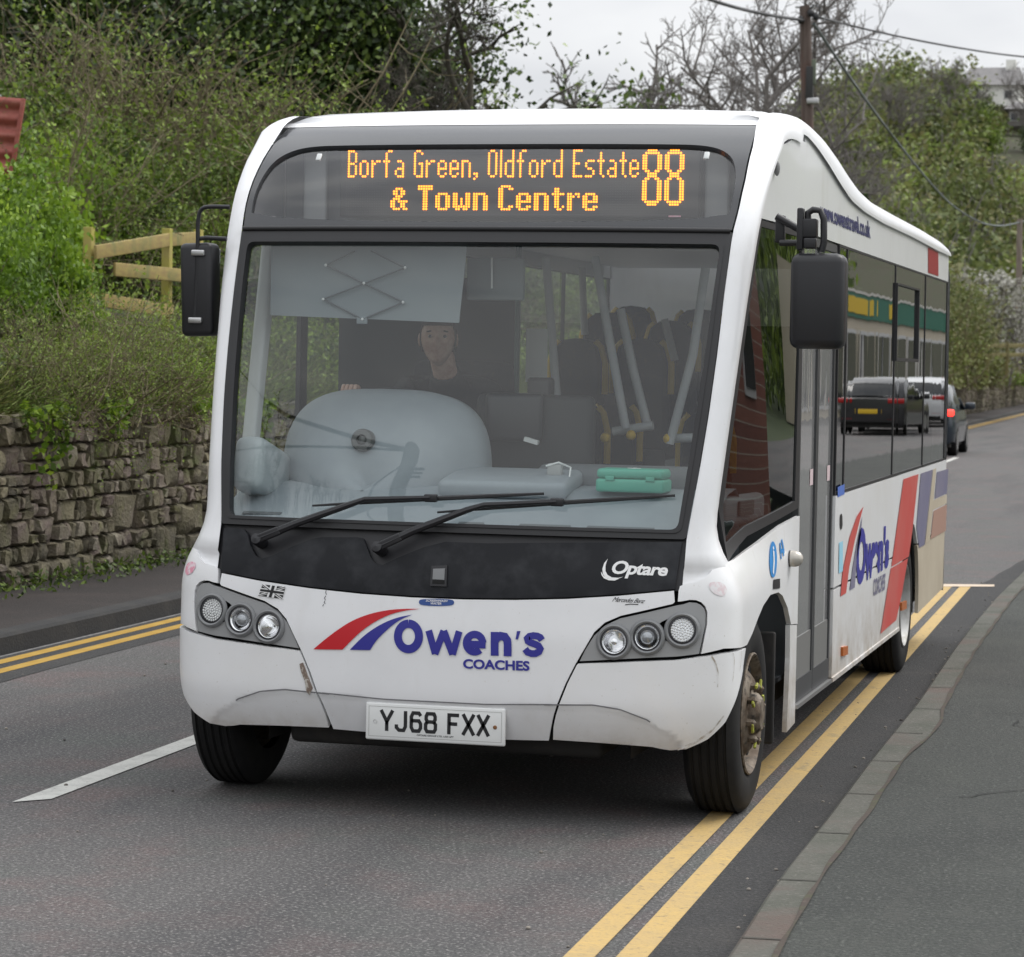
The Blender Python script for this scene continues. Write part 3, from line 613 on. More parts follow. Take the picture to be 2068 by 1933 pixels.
for sg, sb, sbl in ((1, S_body, S_blow), (-1, S_bodyL, S_blowL)):
    holes = []
    for a, b, sc in LAMP:
        s_q, z_q = inv_body([b])[0]; ds_ = np.linalg.norm(sb(s_q+.01, z_q)-sb(s_q-.01, z_q))/.02; holes.append([(s_q+.054*math.cos(t)/ds_, z_q+.054*math.sin(t)) for t in np.linspace(0, 2*math.pi, 33)[:-1]])
    panel = patch('headlamp_panel', [lampR]+holes, sb, SILVERP if sg > 0 else SILVERP, bus, -.004, .03, (.06, .02))
    patch('bumper_corner', bumpR, sbl, WHITEB, bus, .004, .03, (.05, .012))
    strokes('bumper_crease_shade', [[(s_q, float(crease(float(sb(s_q, .4)[0])))) for s_q in np.linspace(.475, .925, 30)]], .0035, sbl, CRS, bus, .0055)
    wing = patch('front_wing', wingR, sb, WHITED, bus, .001, .02, (.05, .02))
    st = patch('faded_sticker', chaikin(inv_body(Z6((1520, 325), (1590, 330), (1615, 375), (1590, 415), (1530, 395), (1505, 350))), 2), sb, PINKV if sg < 0 else mat('pink_faded', (.72, .60, .62), .5, noise=(60, (.78, .76, .77), .4, .6)), wing, .003, 0)
    for k, (a, b, sc) in enumerate(LAMP):
        s, z = inv_body([b])[0]; P = sb(s, z); e = 1e-3; n = np.cross(sb(s+e, z)-sb(s-e, z), sb(s, z+e)-sb(s, z-e)); n = n/np.linalg.norm(n); n = n if n[1] < 0 else -n
        n = n*.72+np.array([0, -.25, .07]); n /= np.linalg.norm(n); R = .052; Pv = P+n*.002
        MB().lathe([(-.03, R), (.003, R), (.008, R+.006), (.004, R+.013), (-.004, R+.016)], n, Pv, 36).build('lamp_bezel', GREYP, panel, 50)
        hl = MB().lathe([(-.032, R*1.02), (-.001, R), (.001, R*.86)], n, Pv, 36).build('headlamp', mat('lamp_rim_dark', (.03, .03, .035), .3), panel, 50)
        if k == 0:   # indicator with faceted lens
            b_ = MB(); b_.lathe([(-.012, .0001), (-.013, R*.82)], n, Pv, 30); b_.build('lamp_reflector', CHROME, hl, 30)
            b_ = MB(); uu = Vector(n).orthogonal().normalized(); ww = Vector(n).cross(uu)
            for rr_, nn_ in ((0, 1), (.011, 7), (.021, 13), (.031, 19), (.040, 25)):
                for q in range(nn_):
                    c = Vector(Pv)+(uu*math.cos(6.283*q/nn_)+ww*math.sin(6.283*q/nn_))*rr_+Vector(n)*-.007; b_.ball(c, .0048, 7, 5)
            b_.build('lens_bead', mat('bead_glass', (.80, .80, .80), .10, metal=.15), hl, 60)
        else:
            dp = .052 if k == 1 else .058
            b_ = MB(); b_.lathe([(-.004, R*.86)]+[(-dp*(1-(t*t)), max(R*.86*t, .0001)) for t in np.linspace(.95, .05, 8)], n, Pv, 32); b_.build('lamp_reflector', CHROME, hl, 60)
            b_ = MB()
            if k == 1: b_.lathe([(-.020, R*.52), (-.008, R*.46), (-.002, R*.30), (.0, .0001)], n, Pv, 24); b_.build('projector_lens', mat('projector', (.35, .36, .38), .06, metal=.6), hl, 50)
            else: b_.lathe([(-.022, .012), (-.010, .012), (-.007, .0001)], n, Pv, 16); b_.build('bulb_cap', CHROME, hl, 40)
        b_ = MB(); b_.lathe([(-.001, R*.92), (.006, R*.7), (.009, R*.35), (.010, .0001)], n, Pv, 32); b_.build('lamp_glass', LENS, hl, 60)
    # body behind the arch, in front of the door
    patch('wing_rear_panel', [(min(a_q, 2.985), b_q) for a_q, b_q in inv_body(Z8((480, 886), (520, 884), (514, 1100), (506, 1366), (462, 1416), (470, 1250), (478, 1050)))], sb, WHITED, bus, -.001, .02, (.1, .1))
for s_ in (-1, 1): MB().box((s_*.96, 1.20, .42), (.26, .03, .46), bev=.01).build('mud_flap', UNDER, bus, 40)
DIRT = mat('dirt_streaks', (.40, .35, .29), .7, noise=[(26, (.78, .78, .78), .40, .60), (60, (.18, .14, .11), .58, .75)])
for pts, wd in ((Z6((1522, 752), (1545, 790), (1560, 850), (1556, 930)), .010), (Z6((1640, 728), (1650, 760), (1648, 830), (1640, 900)), .007), (Z6((1688, 715), (1690, 760), (1680, 840)), .006), (Z6((1600, 1080), (1520, 1180), (1420, 1250), (1330, 1284)), .010)): strokes('dirt_streak', [inv_body(pts)], wd, S_body, DIRT, bus, .0052, step=.05)
# scraped seam on the offside bumper edge
sc = inv_front(Z5((815, 930), (840, 920), (905, 1090), (880, 1135), (862, 1110), (850, 1040), (828, 985)))
patch('scraped_edge', sc, S_low, mat('scrape', (.20, .15, .12), .8, noise=(60, (.5, .47, .42), .5, .6)), bus, .0075, 0, (.05, .02))
# dark structure seen through the gaps
patch('front_backing', [(-1.02, .30), (1.02, .30), (1.02, .98), (-1.02, .98)], S_front, DARK, bus, -.055, 0)
# stickers on the nearside wing
w = wing
for nm, pts, mt in (('info_sticker', [(388, 470), (400, 485), (409, 530), (409, 590), (402, 640), (390, 655), (378, 640), (371, 590), (373, 520), (379, 485)], CYANV),):
    inf = patch(nm, chaikin(inv_body(Z8(*pts)), 1), S_body, mt, bus, .004, 0, (.1, .05))
    strokes('info_letter', [inv_body(Z8((391, 520), (393, 575), (389, 632)))], .016, S_body, WHITEV, inf, .0055); strokes('info_letter', [inv_body(Z8((388, 500), (391, 512)))], .016, S_body, WHITEV, inf, .0055)
strokes('wheelchair_sticker', [inv_body(Z8((425, 480), (430, 560))), inv_body(Z8((432, 465), (440, 500), (442, 545))), inv_body(Z8((424, 520), (446, 520)))], .018, S_body, CYANV, bus, .004)
patch('small_notice', inv_body(Z8((392, 662), (424, 657), (424, 705), (390, 708))), S_body, BLACKV, bus, .004, 0)
p = S_body(*inv_body(Z8((468, 560)))[0]); MB().lathe([(-.01, .034), (.002, .034), (.02, .033)], (1, -.05, 0), (p[0], p[1]+.03, p[2]), 24).build('repeater_base', RUBBER, bus, 40)
MB().lathe([(.0, .034), (.018, .034), (.038, .027), (.048, .014), (.051, .0001)], (1, -.05, 0), (p[0]+.008, p[1]+.03, p[2]), 24).build('door_button_dome', mat('dome', (.5, .47, .42), .25, metal=.3), bus, 60)

# ---- sides
def arc(yc, zc, R, a0, a1, n=20): return [(yc+R*math.cos(rad(a)), zc+R*math.sin(rad(a))) for a in np.linspace(a0, a1, n)]
RY, RR = 5.80, .48          # rear axle and arch radius
DY1 = 2.66                  # rear end of the door opening
def ang(dz): return math.degrees(math.asin(dz/RR))
a1 = ang(.72-.385); a2 = ang(.708-.385); a3 = ang(-.085)
up_panel = [(DY1, .722), (DY1, 1.145), (YEND, 1.162), (YEND, .745)]+[(6.6, .727)]+arc(RY, .385, RR, a1, 180-a1)
lo_panel = [(DY1, .295), (DY1, .710)]+arc(RY, .385, RR, 180-a2, 180-a3)
rl_panel = arc(RY, .385, RR, a3, a2)+[(6.6, .715), (YEND, .733), (YEND-.04, .34)]
for sg, ss in ((1, S_side), (-1, S_sideL)):
    u = patch('side_panel', up_panel, ss, WHITED, bus, 0, .02, (.4, .2)); l = patch('side_skirt', lo_panel if sg > 0 else [(1.35, .295), (1.35, .710)]+lo_panel[2:], ss, WHITED, bus, 0, .02, (.4, .2)); patch('rear_skirt', rl_panel, ss, TAN if sg > 0 else WHITED, bus, 0, .02, (.4, .2))
    if sg > 0: up_side, lo_side = u, l
    else: patch('side_panel', [(1.35, .722), (1.35, 1.145), (DY1-.006, 1.145), (DY1-.006, .722)], ss, WHITED, bus, 0, .02, (.4, .2))
    ar = MB(); pr = [(RY+(RR-.01)*math.cos(rad(a)), .385+(RR-.01)*math.sin(rad(a))) for a in np.linspace(-10, 190, 24)]; ar.grid([[(sg*1.09, y, z) for y, z in pr], [(sg*.75, y, z) for y, z in pr]]); ar.grid([[(sg*.75, y, z) for y in (RY-.5, RY+.5)] for z in (.22, .90)]); ar.build('wheel_arch_liner', DARK, bus)
    ar = MB(); pr = [(.62+.455*math.cos(rad(a)), .385+.455*math.sin(rad(a))) for a in np.linspace(-14, 172, 24)]; ar.grid([[(sg*1.05, y, z) for y, z in pr], [(sg*.72, y, z) for y, z in pr]]); ar.grid([[(sg*.72, y, z) for y in (.15, 1.1)] for z in (.25, .85)]); ar.build('wheel_arch_liner', UNDER, bus)
# livery on the nearside
sv = lambda *p: inv_side(Z8(*p))
patch('red_stripe', sv((1036, 166), (1110, 140), (1080, 420), (1062, 548), (976, 598)), S_side, REDF, up_side, .003, 0, .5)
patch('red_stripe', sv((973, 607), (1058, 556), (1030, 720), (1000, 862), (966, 890), (922, 930)), S_side, REDF, lo_side, .003, 0, .5)
patch('blue_stripe', sv((1122, 138), (1180, 118), (1140, 490), (1113, 505), (1100, 400)), S_side, BLUEF, up_side, .003, 0, .5)
patch('cream_stripe', sv((1183, 117), (1198, 112), (1185, 270), (1250, 240), (1250, 285), (1182, 318), (1166, 470), (1143, 486)), S_side, TAN, up_side, .0025, 0, .5)
patch('blue_block', sv((1202, 130), (1258, 115), (1250, 236), (1190, 264)), S_side, BLUEF, up_side, .003, 0, .5)
patch('brown_block', sv((1185, 322), (1250, 290), (1245, 420), (1170, 462)), S_side, mat('brown_vinyl', (.38, .23, .18), .5), up_side, .003, 0, .5)
text_patch('side_operator_name', "Owen's", sv((808, 395), (968, 398), (962, 600), (800, 700)), S_side, BLUEV, up_side, .003, bold=.05, step=.4)
text_patch('side_operator_word', 'COACHES', sv((888, 660), (948, 628), (944, 712), (886, 745)), S_side, BLUEF, lo_side, .003, bold=.03, step=.4)
patch('side_red_swoosh', sv((724, 745), (735, 620), (770, 450), (805, 350), (838, 300), (822, 360), (795, 470), (768, 600), (752, 728)), S_side, REDF, up_side, .003, 0, .5)
patch('side_blue_swoosh', sv((770, 715), (785, 600), (805, 480), (832, 350), (825, 440), (805, 560), (795, 700)), S_side, BLUEF, up_side, .003, 0, .5)
patch('cyan_sticker', sv((718, 480), (736, 470), (736, 620), (716, 632)), S_side, CYANP, up_side, .003, 0, .5)
patch('flush_lock', chaikin(sv((722, 340), (734, 335), (735, 410), (722, 415)), 1), S_side, RUBBER, up_side, .003, 0, .5)
for q in (sv((728, 995), (752, 988), (752, 1030), (728, 1040)), sv((1020, 775), (1044, 765), (1044, 805), (1020, 815))):
    patch('side_marker', q, S_side, mat('amber_marker', (.45, .12, .02), .3), lo_side, .012, .012, .5)
patch('skirt_rail', [(DY1, .285), (DY1, .305), (RY-RR-.02, .305), (RY-RR-.02, .285)], S_side, WHITED, bus, .006, .02, .5)

# windows: glazing rails, dark glass, posts
RIMG = RUBBER
for sg, sb, ss, gq, gs in ((1, S_body, S_side, GLASS_Q, GLASS_S), (-1, S_bodyL, S_sideL, GLASS_O, GLASS_O)):
    wtop = [(max(s, 2.02), z) for s, z in inv_body(Z8((92, 618), (200, 566), (330, 476), (440, 396), (524, 351)))]
    lowline = sorted(wtop); sl = [p[0] for p in lowline]; zl = [p[1] for p in lowline]
    ql = [(2.015, 1.0)]+[(s, float(np.interp(s, [2.0, 3.0], [1.045, 1.142]))) for s in (2.3, 2.7, 2.99)]+[(2.99, 2.30), (2.015, 2.30)]
    qi = [(2.06, 1.06)]+[(s, float(np.interp(s, [2.0, 3.0], [1.085, 1.18]))) for s in (2.3, 2.7, 2.93)]+[(2.93, 2.275), (2.06, 2.275)]
    qf = patch('quarter_window_frame', [ql, qi], sb, RIMG, bus, -.006, .02, (.1, .2))
    patch('quarter_window', qi, sb, gq, qf, -.012, 0, (.1, .2))
    y0 = DY1+.01 if sg > 0 else YS
    wf = patch('window_band', [[(y0, 1.148), (YEND-.1, 1.165), (YEND-.1, 2.302), (y0, 2.302)], [(y0+.02, 1.162), (YEND-.12, 1.178), (YEND-.12, 2.292), (y0+.02, 2.292)]], ss, RIMG, bus, -.004, .02, (.4, .3))
    if sg > 0: posts = [inv_side(ZS((x, 700)))[0][0] for x in (935, 1225, 1405)]
    else: posts = [2.5, 3.8, 5.1, 6.4]
    edges = [y0+.02]+list(posts)+[YEND-.12]
    for a, b in zip(edges[:-1], edges[1:]):
        patch('window_glass', [(a+.008, 1.16), (b-.008, 1.17), (b-.008, 2.294), (a+.008, 2.294)], ss, gs, wf, -.008, 0, (.3, .3))
    for p in posts: patch('window_post', [(p-.012, 1.16), (p+.012, 1.16), (p+.012, 2.296), (p-.012, 2.296)], ss, RIMG, wf, -.004, .02, (.4, .3))
    if sg > 0:
        h = inv_side(ZS((1225, 500), (1362, 545), (1365, 800), (1228, 770))); ya, yb = h[0][0]+.03, h[1][0]; 
        patch('hopper_frame', [[(ya, 1.78), (yb, 1.78), (yb, 2.2), (ya, 2.2)], [(ya+.018, 1.798), (yb-.03, 1.798), (yb-.03, 2.19), (ya+.018, 2.19)]], ss, RIMG, wf, .006, .02, (.4, .3))
patch('blue_sticker', sv((712, 205), (745, 190), (745, 240), (712, 255)), S_side, mat('sticker_blue', (.08, .16, .5), .5), bus, .002, 0)
# door: two glazed leaves in dark frames
def door_leaf(y0, y1):
    o = [(y0, .305), (y1, .305), (y1, 2.296), (y0, 2.296)]; i = [(y0+.032, .40), (y1-.032, .40), (y1-.032, 2.26), (y0+.032, 2.26)]
    f = patch('door_leaf', [o, i], S_side, mat('door_frame', (.05, .052, .055), .45), bus, -.012, .03, (.4, .3))
    patch('door_glass', i, S_side, GLASS_DOOR, f, -.022, 0, (.4, .3))
    patch('door_kick_panel', [(y0+.032, .40), (y1-.032, .40), (y1-.032, .58), (y0+.032, .58)], S_side, mat('kick_grey', (.16, .16, .155), .5), f, -.018, .004, (.4, .3)); return f
GLASS_DOOR = glass_mat('door_glass', (.10, .10, .10), f0=.07, power=3.0, wav=((.9, 2.5, .5), .10), dust=.22)
for a, b in ((1.615, 2.125), (2.133, 2.648)):
    f = door_leaf(a, b)
    patch('door_notice', [(b-.14, 1.22), (b-.05, 1.22), (b-.05, 1.29), (b-.14, 1.29)], S_side, mat('notice_pink', (.62, .5, .52), .5), f, -.020, 0)
patch('sill_step', [(1.61, .285), (2.65, .285), (2.65, .302), (1.61, .302)], S_side, STEEL, bus, .004, .04)
# rear end
rb = []
for z in np.concatenate([np.linspace(.32, 2.3, 12), np.linspace(2.36, 2.56, 6)]):
    k = max(0, (z-2.3)/.26); ins = .16*(1-math.sqrt(max(0, 1-k*k))); w = float(S_side(7, z)[0]); row = []
    for sgn in (-1, 1):
        r_ = [(sgn*(w-.15-ins+.15*math.cos(a)), YEND-.005+.15*math.sin(a)-ins*.6, z) for a in np.linspace(0, math.pi/2, 7)]
        row += r_ if sgn < 0 else r_[::-1]
    rb.append(row)
MB().grid(rb).build('rear_body', WHITE, bus, 50)
def S_rear(a, b): a = np.asarray(a, float); return np.stack([a, np.full_like(a, YEND+.145), np.asarray(b, float)], -1)
patch('rear_window', [(-.9, 1.35), (.9, 1.35), (.88, 2.2), (-.88, 2.2)], S_rear, mat('black_glass', (.01, .01, .012), .06), bus, .006, .006)
for s_ in (-1, 1): MB().lathe([(0, .05), (.012, .045), (.016, .0001)], (0, 1, 0), (s_*.93, YEND+.146, .9), 20).build('rear_lamp', mat('red_lens', (.45, .02, .02), .2), bus, 40)

# ---- underside, wheels
MB().box((0, 4.0, .36), (2.04, 7.2, .10)).build('underbody', UNDER, bus)
ub = MB(); ub.box((-.02, .42, .30), (1.25, .5, .12), bev=.03); ub.build('front_undertray', UNDER, bus, 40)
MB().tube([(-.95, .62, .36), (.95, .62, .36)], .05, 12).build('front_axle', UNDER, bus, 40)
MB().tube([(-.9, RY, .37), (.9, RY, .37)], .07, 12).build('rear_axle', UNDER, bus, 40)
def wheel(x, y, sg, front):
    xo = 1.10*sg; ax = (sg, 0, 0); w = .215 if front else .24
    tp = [(-w, .24), (-w-.004, .29), (-w+.005, .345), (-w+.022, .372), (-w+.03, .381)]
    for k in range(5):
        g = -w+.042+k*(w-.075)/4.4; tp += [(g-.004, .385), (g, .378), (g+.007, .378), (g+.011, .385)]
    tp += [(-.032, .382), (-.016, .37), (-.004, .345), (0, .30), (-.006, .25), (-.014, .235)]
    t = MB().lathe(tp, ax, (xo, y, .385), 64).build('wheel', TYRE, bus, 40); t.name = 'wheel'
    rm = RIM if front else RIM2
    if front: rp = [(-w+.03, .236), (-.02, .235), (-.004, .238), (.0, .232), (-.012, .222), (-.05, .214), (-.052, .205), (-.05, .19), (-.018, .155), (-.006, .14), (-.004, .075), (.0, .07)]
    else: rp = [(-w+.03, .236), (-.02, .235), (-.004, .238), (.0, .232), (-.012, .222), (-.10, .212), (-.135, .19), (-.14, .10), (-.10, .09)]
    MB().lathe(rp, ax, (xo, y, .385), 48).build('rim', rm, t, 40)
    hx_ = -.012 if front else -.10
    MB().lathe([(hx_-.02, .085), (hx_+.03, .08), (hx_+.05, .06), (hx_+.052, .0001)], ax, (xo, y, .385), 28).build('hub', rm, t, 40)
    if front:
        nb, nt_ = MB(), MB()
        for k in range(8):
            a = 2*math.pi*k/8+.2; c = Vector((xo, y+.11*math.cos(a), .385+.11*math.sin(a)))
            MB().lathe([(-.01, .016), (.024, .015), (.028, .009), (.034, .0001)], ax, c, 6).build('wheel_nut', rm, t)
            d = Vector((0, math.cos(a+1.1), math.sin(a+1.1))); up = Vector((sg, 0, 0)); c2 = c+up*.020
            MB().box(c2+d*.022, (.010, .015, .036), Matrix.Rotation(-(a+1.1)+math.pi/2, 3, 'X'), bev=.003).build('nut_pointer', NUTY, t)
        for k in range(6):
            a = 2*math.pi*k/6; MB().lathe([(-.001, .024), (.004, .020), (.0, .0001)], ax, (xo-.034*sg, y+.178*math.cos(a), .385+.178*math.sin(a)), 14).build('rim_hole', DARK, t)
    return t
wheel(1, .62, 1, True); wheel(-1, .62, -1, True); wheel(1, RY, 1, False); wheel(-1, RY, -1, False)

# ---- wipers
Z3 = Zm(360, 700, 3.106); Z4 = Zm(900, 700, 3.106)
def onF(pts, off): 
    r = []
    for q in inv_front(pts):
        P = S_front(*q); n = np.array([-2.6*.062/.9*np.sign(q[0])*(abs(q[0])/.9)**1.6*-1*-1, -1, (gz(q[1]+.01)-gz(q[1]-.01))/.02]); n /= np.linalg.norm(n); r.append(Vector(P+n*off))
    return r
def wiper(pv, arm, clip, b0, b1):
    P = onF([pv]+arm+[clip], .045); w = MB(); w.tube(P, [.017, .015, .012, .010, .008][:len(P)], 8); o = w.build('wiper', PLASTIC, bus, 40)
    q = P[0]; MB().lathe([(-.06, .022), (.0, .024), (.016, .020), (.02, .0001)], (0, -.95, .3), q, 18).build('wiper_pivot', PLASTIC, o, 40)
    d = (P[1]-P[0]).normalized(); MB().box(P[0]+d*.045, (.11, .03, .034), d.to_track_quat('X', 'Z').to_matrix(), bev=.006).build('wiper_knuckle', PLASTIC, o, 40)
    B = onF([b0, clip, b1], .022); bl = MB(); bl.tube([B[0], B[0].lerp(B[1], .5), B[1], B[1].lerp(B[2], .5), B[2]], [.004, .007, .009, .008, .005], 6); bl.build('wiper_blade', RUBBER, o, 40)
    C = onF([clip], .034)[0]; MB().box(C, (.05, .03, .03), bev=.006).build('blade_clip', PLASTIC, o, 40)
wiper(Z3((510, 1228))[0], Z3((760, 1125), (1110, 1000), (1190, 972)), Z3((1600, 962))[0], Z3((850, 1005))[0], Z4((627, 930))[0])
wiper(Z3((1270, 1278))[0], Z3((1500, 1170), (1830, 1040))+Z4((260, 1008)), Z4((715, 988))[0], Z3((1635, 1047))[0], Z4((1452, 942))[0])

# ---- mirrors
ym = .42
a, b = ony(*ZS((592, 392))[0], ym), ony(*ZS((908, 970))[0], ym); c = (a+b)/2
mh = MB().box((c[0], ym+.02, c[2]), (b[0]-a[0], .13, a[2]-b[2]), bev=.035).build('nearside_mirror', PLASTIC, bus, 50)
MB().box((c[0], ym+.088, c[2]-.01), (b[0]-a[0]-.03, .006, a[2]-b[2]-.05), bev=.002).build('mirror_glass', CHROME, mh)
def tubepx(pts, y, r, name, par, n=10, z=ZS): return MB().tube([ony(u, v, y) for u, v in z(*pts)], r, n).build(name, PLASTIC, par, 50)
def boxpx(q0, q1, y, d, name, par, z=ZS, m=PLASTIC):
    a, b = ony(*z(q0)[0], y), ony(*z(q1)[0], y); return MB().box(((a[0]+b[0])/2, y, (a[2]+b[2])/2), (abs(b[0]-a[0]), d, abs(a[2]-b[2])), bev=.006).build(name, m, par, 40)
tubepx([(770, 385), (785, 330), (785, 190), (765, 135), (720, 130), (690, 150), (690, 190)], ym, .013, 'mirror_arm', mh)
boxpx((630, 120), (662, 375), ym, .05, 'mirror_bracket', mh); boxpx((655, 185), (745, 300), ym+.01, .06, 'mirror_bracket', mh)
tubepx([(500, 170), (640, 250)], .52, .014, 'mirror_arm', mh); tubepx([(520, 330), (640, 330)], .52, .012, 'mirror_arm', mh); boxpx((497, 165), (552, 330), .56, .03, 'mirror_bracket', mh)
boxpx((668, 300), (740, 365), ym, .05, 'mirror_clamp', mh)
idn = lambda *p: [(q[0]*DP, q[1]*DP) for q in p]
ym2 = .50
a, b = ony(*D((357, 472))[0], ym2), ony(*D((416, 653))[0], ym2); c = (a+b)/2
mo = MB().box((c[0], ym2+.02, c[2]), (b[0]-a[0], .12, a[2]-b[2]), Matrix.Rotation(rad(-2), 3, 'Y'), bev=.022).build('offside_mirror', PLASTIC, bus, 50)
MB().box((c[0], ym2+.082, c[2]), (b[0]-a[0]-.02, .005, a[2]-b[2]-.04), bev=.002).build('mirror_glass', CHROME, mo)
pts = chaikin([np.append(np.array(q), 0) for q in [(377, 630), (381, 560), (384, 480), (384, 425), (390, 405), (405, 401), (446, 402)]], 2, False)
tubepx([tuple(q[:2]) for q in pts], ym2-.035, .0085, 'mirror_arm', mo, z=idn)
tubepx([(384, 464), (400, 462), (440, 464)], ym2-.03, .009, 'mirror_arm', mo, z=idn)
boxpx((372, 485), (397, 497), ym2-.046, .02, 'mirror_clamp', mo, idn, STEEL); boxpx((366, 616), (392, 628), ym2-.046, .02, 'mirror_clamp', mo, idn, STEEL)

# ---- inside the bus
MB().box((0, 4.0, .415), (2.1, 7.2, .02)).build('floor', FLOORM, bus)
for s_ in (-1, 1):
    MB().box((s_*1.08, 5.1, 1.005), (.02, 4.9, .25)).build('interior_side', mat('interior_grey', (.16, .17, .18), .6), bus)
    MB().box((s_*1.07, 4.4, 2.345), (.03, 5.8, .10), bev=.01).build('cove_panel', CEIL, bus, 40)
MB().box((-1.075, 1.6, .80), (.02, .8, .66)).build('cab_side', mat('interior_grey', (.2, .2, .2), .6), bus)
MB().box((0, 7.5, 1.2), (2.1, .04, 1.6)).build('rear_bulkhead', mat('interior_grey', (.2, .2, .2), .6), bus)
db = MB(); prof = [(.10, 1.085), (.16, 1.10), (.35, 1.165), (.55, 1.232), (.74, 1.25), (.80, 1.22), (.83, .9), (.83, .45)]
db.grid([[(x, y+hx(x)*.8, z) for y, z in prof] for x in np.linspace(-.985, .985, 24)]); dash = db.build('dashboard', DASH, bus, 50)
vt = MB()
for xa, xb, yy in ((-.88, -.72, .20), (.02, .12, .17), (.26, .46, .17), (.52, .78, .17)):
    zc = float(np.interp(yy+.02, [q[0] for q in prof], [q[1] for q in prof])); MB().box(((xa+xb)/2, yy+hx((xa+xb)/2)*.8+.02, zc+.003), (xb-xa, .022, .008), Matrix.Rotation(rad(18), 3, 'X'), bev=.003).build('dash_vent', DASHD, dash, 40)
# binnacle cowl in front of the driver
cw = []
for t in np.linspace(0, 1, 14):
    row = []
    for a in np.linspace(-.12*math.pi, 1.12*math.pi, 41):
        ca, sa = math.cos(a), math.sin(a); ex = .43*math.copysign(abs(ca)**.62, ca); ez = .40*math.copysign(abs(sa)**.62, sa)
        row.append((-.465+ex*(t**.8), .80-.24*(1-t**2.2)-.10*(1-sa)*.5, 1.215+ez*(t**.8)))
    cw.append(row)
rim_ = [(p[0]-.0, p[1]+.12, p[2]-.01) for p in cw[-1]]
cowl = MB().grid(cw+[rim_]).build('instrument_cowl', DASH, dash, 55)
p = ony(*D((693, 855))[0], .50); MB().lathe([(-.06, .048), (0, .046), (.008, .04), (.010, .022), (.0, .02), (.006, .012), (.012, .0001)], (0, -1, .15), (p[0], .565, p[2]), 28).build('cowl_badge', mat('badge', (.13, .13, .13), .3), cowl, 40)
MB().box((-.90, .55, 1.27), (.13, .42, .22), Matrix.Rotation(rad(-14), 3, 'X'), bev=.04).build('dash_end_pod', mat('dash_pale', (.42, .46, .48), .55), dash, 50)
MB().box((.12, .60, 1.255), (.52, .34, .07), Matrix.Rotation(rad(8), 3, 'X'), bev=.025).build('dash_shelf', DASH, dash, 50)
MB().box((.55, .80, 1.16), (.75, .16, .34), bev=.05).build('dash_return', DASHD, dash, 50)
# windscreen pillar trim and cab window post, partition, blind
MB().box((-.985, .70, 1.72), (.055, .08, 1.22), Matrix.Rotation(rad(-14), 3, 'X'), bev=.015).build('pillar_trim', mat('trim_pale', (.55, .56, .56), .55), bus, 50)
pa = MB().box((-.66, 2.02, 1.28), (.84, .03, 1.66), bev=.006).build('cab_partition', mat('partition', (.012, .014, .016), .5), bus, 40)
MB().box((-.235, 2.0, 1.4), (.02, .04, 1.9), bev=.006).build('partition_post', mat('post_green', (.05, .12, .11), .3), pa, 40)
p = ony(*D((1042, 690))[0], 2.05); MB().box((p[0], 2.05, p[2]), (.10, .004, .24)).build('notice_sheet', WHITEV, bus)
def at(u, v, y): q = ony(u*DP, v*DP, y); return Vector((q[0], q[1], q[2]))
q = [at(527, 474, .62), at(907, 474, .62), at(891, 627, .60), at(525, 612, .60)]
bl = MB(); bl.add(q+[k+Vector((0, .006, 0)) for k in q], [(0, 1, 2, 3), (7, 6, 5, 4), (0, 4, 5, 1), (1, 5, 6, 2), (2, 6, 7, 3), (3, 7, 4, 0)]); blind = bl.build('sun_blind', BLIND, bus)
MB().box(at(703, 622, .595), (.045, .012, .03), bev=.004).build('blind_tab', BLIND, blind, 40)
rv = {k: at(u, v, .592) for k, (u, v) in dict(a=(633, 515), b=(787, 520), c=(707, 550), d=(628, 581), e=(783, 587), f=(704, 620), g=(690, 487), h=(720, 487)).items()}
for i, j in (('g', 'a'), ('h', 'b'), ('a', 'e'), ('b', 'd'), ('d', 'f'), ('e', 'f')): MB().tube([rv[i], rv[j]], .0035, 6).build('blind_arm', DASHD, blind)
for k in 'abcdef': MB().ball(rv[k]-Vector((0, .004, 0)), .006, 10, 6).build('blind_rivet', WHITEV, blind, 60)
a_, b_ = at(908, 500, .8), at(1018, 584, .8); MB().box((a_+b_)/2, (b_.x-a_.x, .03, a_.z-b_.z), bev=.01).build('interior_mirror', mat('mirror_back', (.15, .17, .175), .5), bus, 40)
MB().tube([at(955, 500, .77), at(955, 560, .77)], .004, 6).build('mirror_stem', mat('stem_white', (.7, .7, .7), .4), bus)
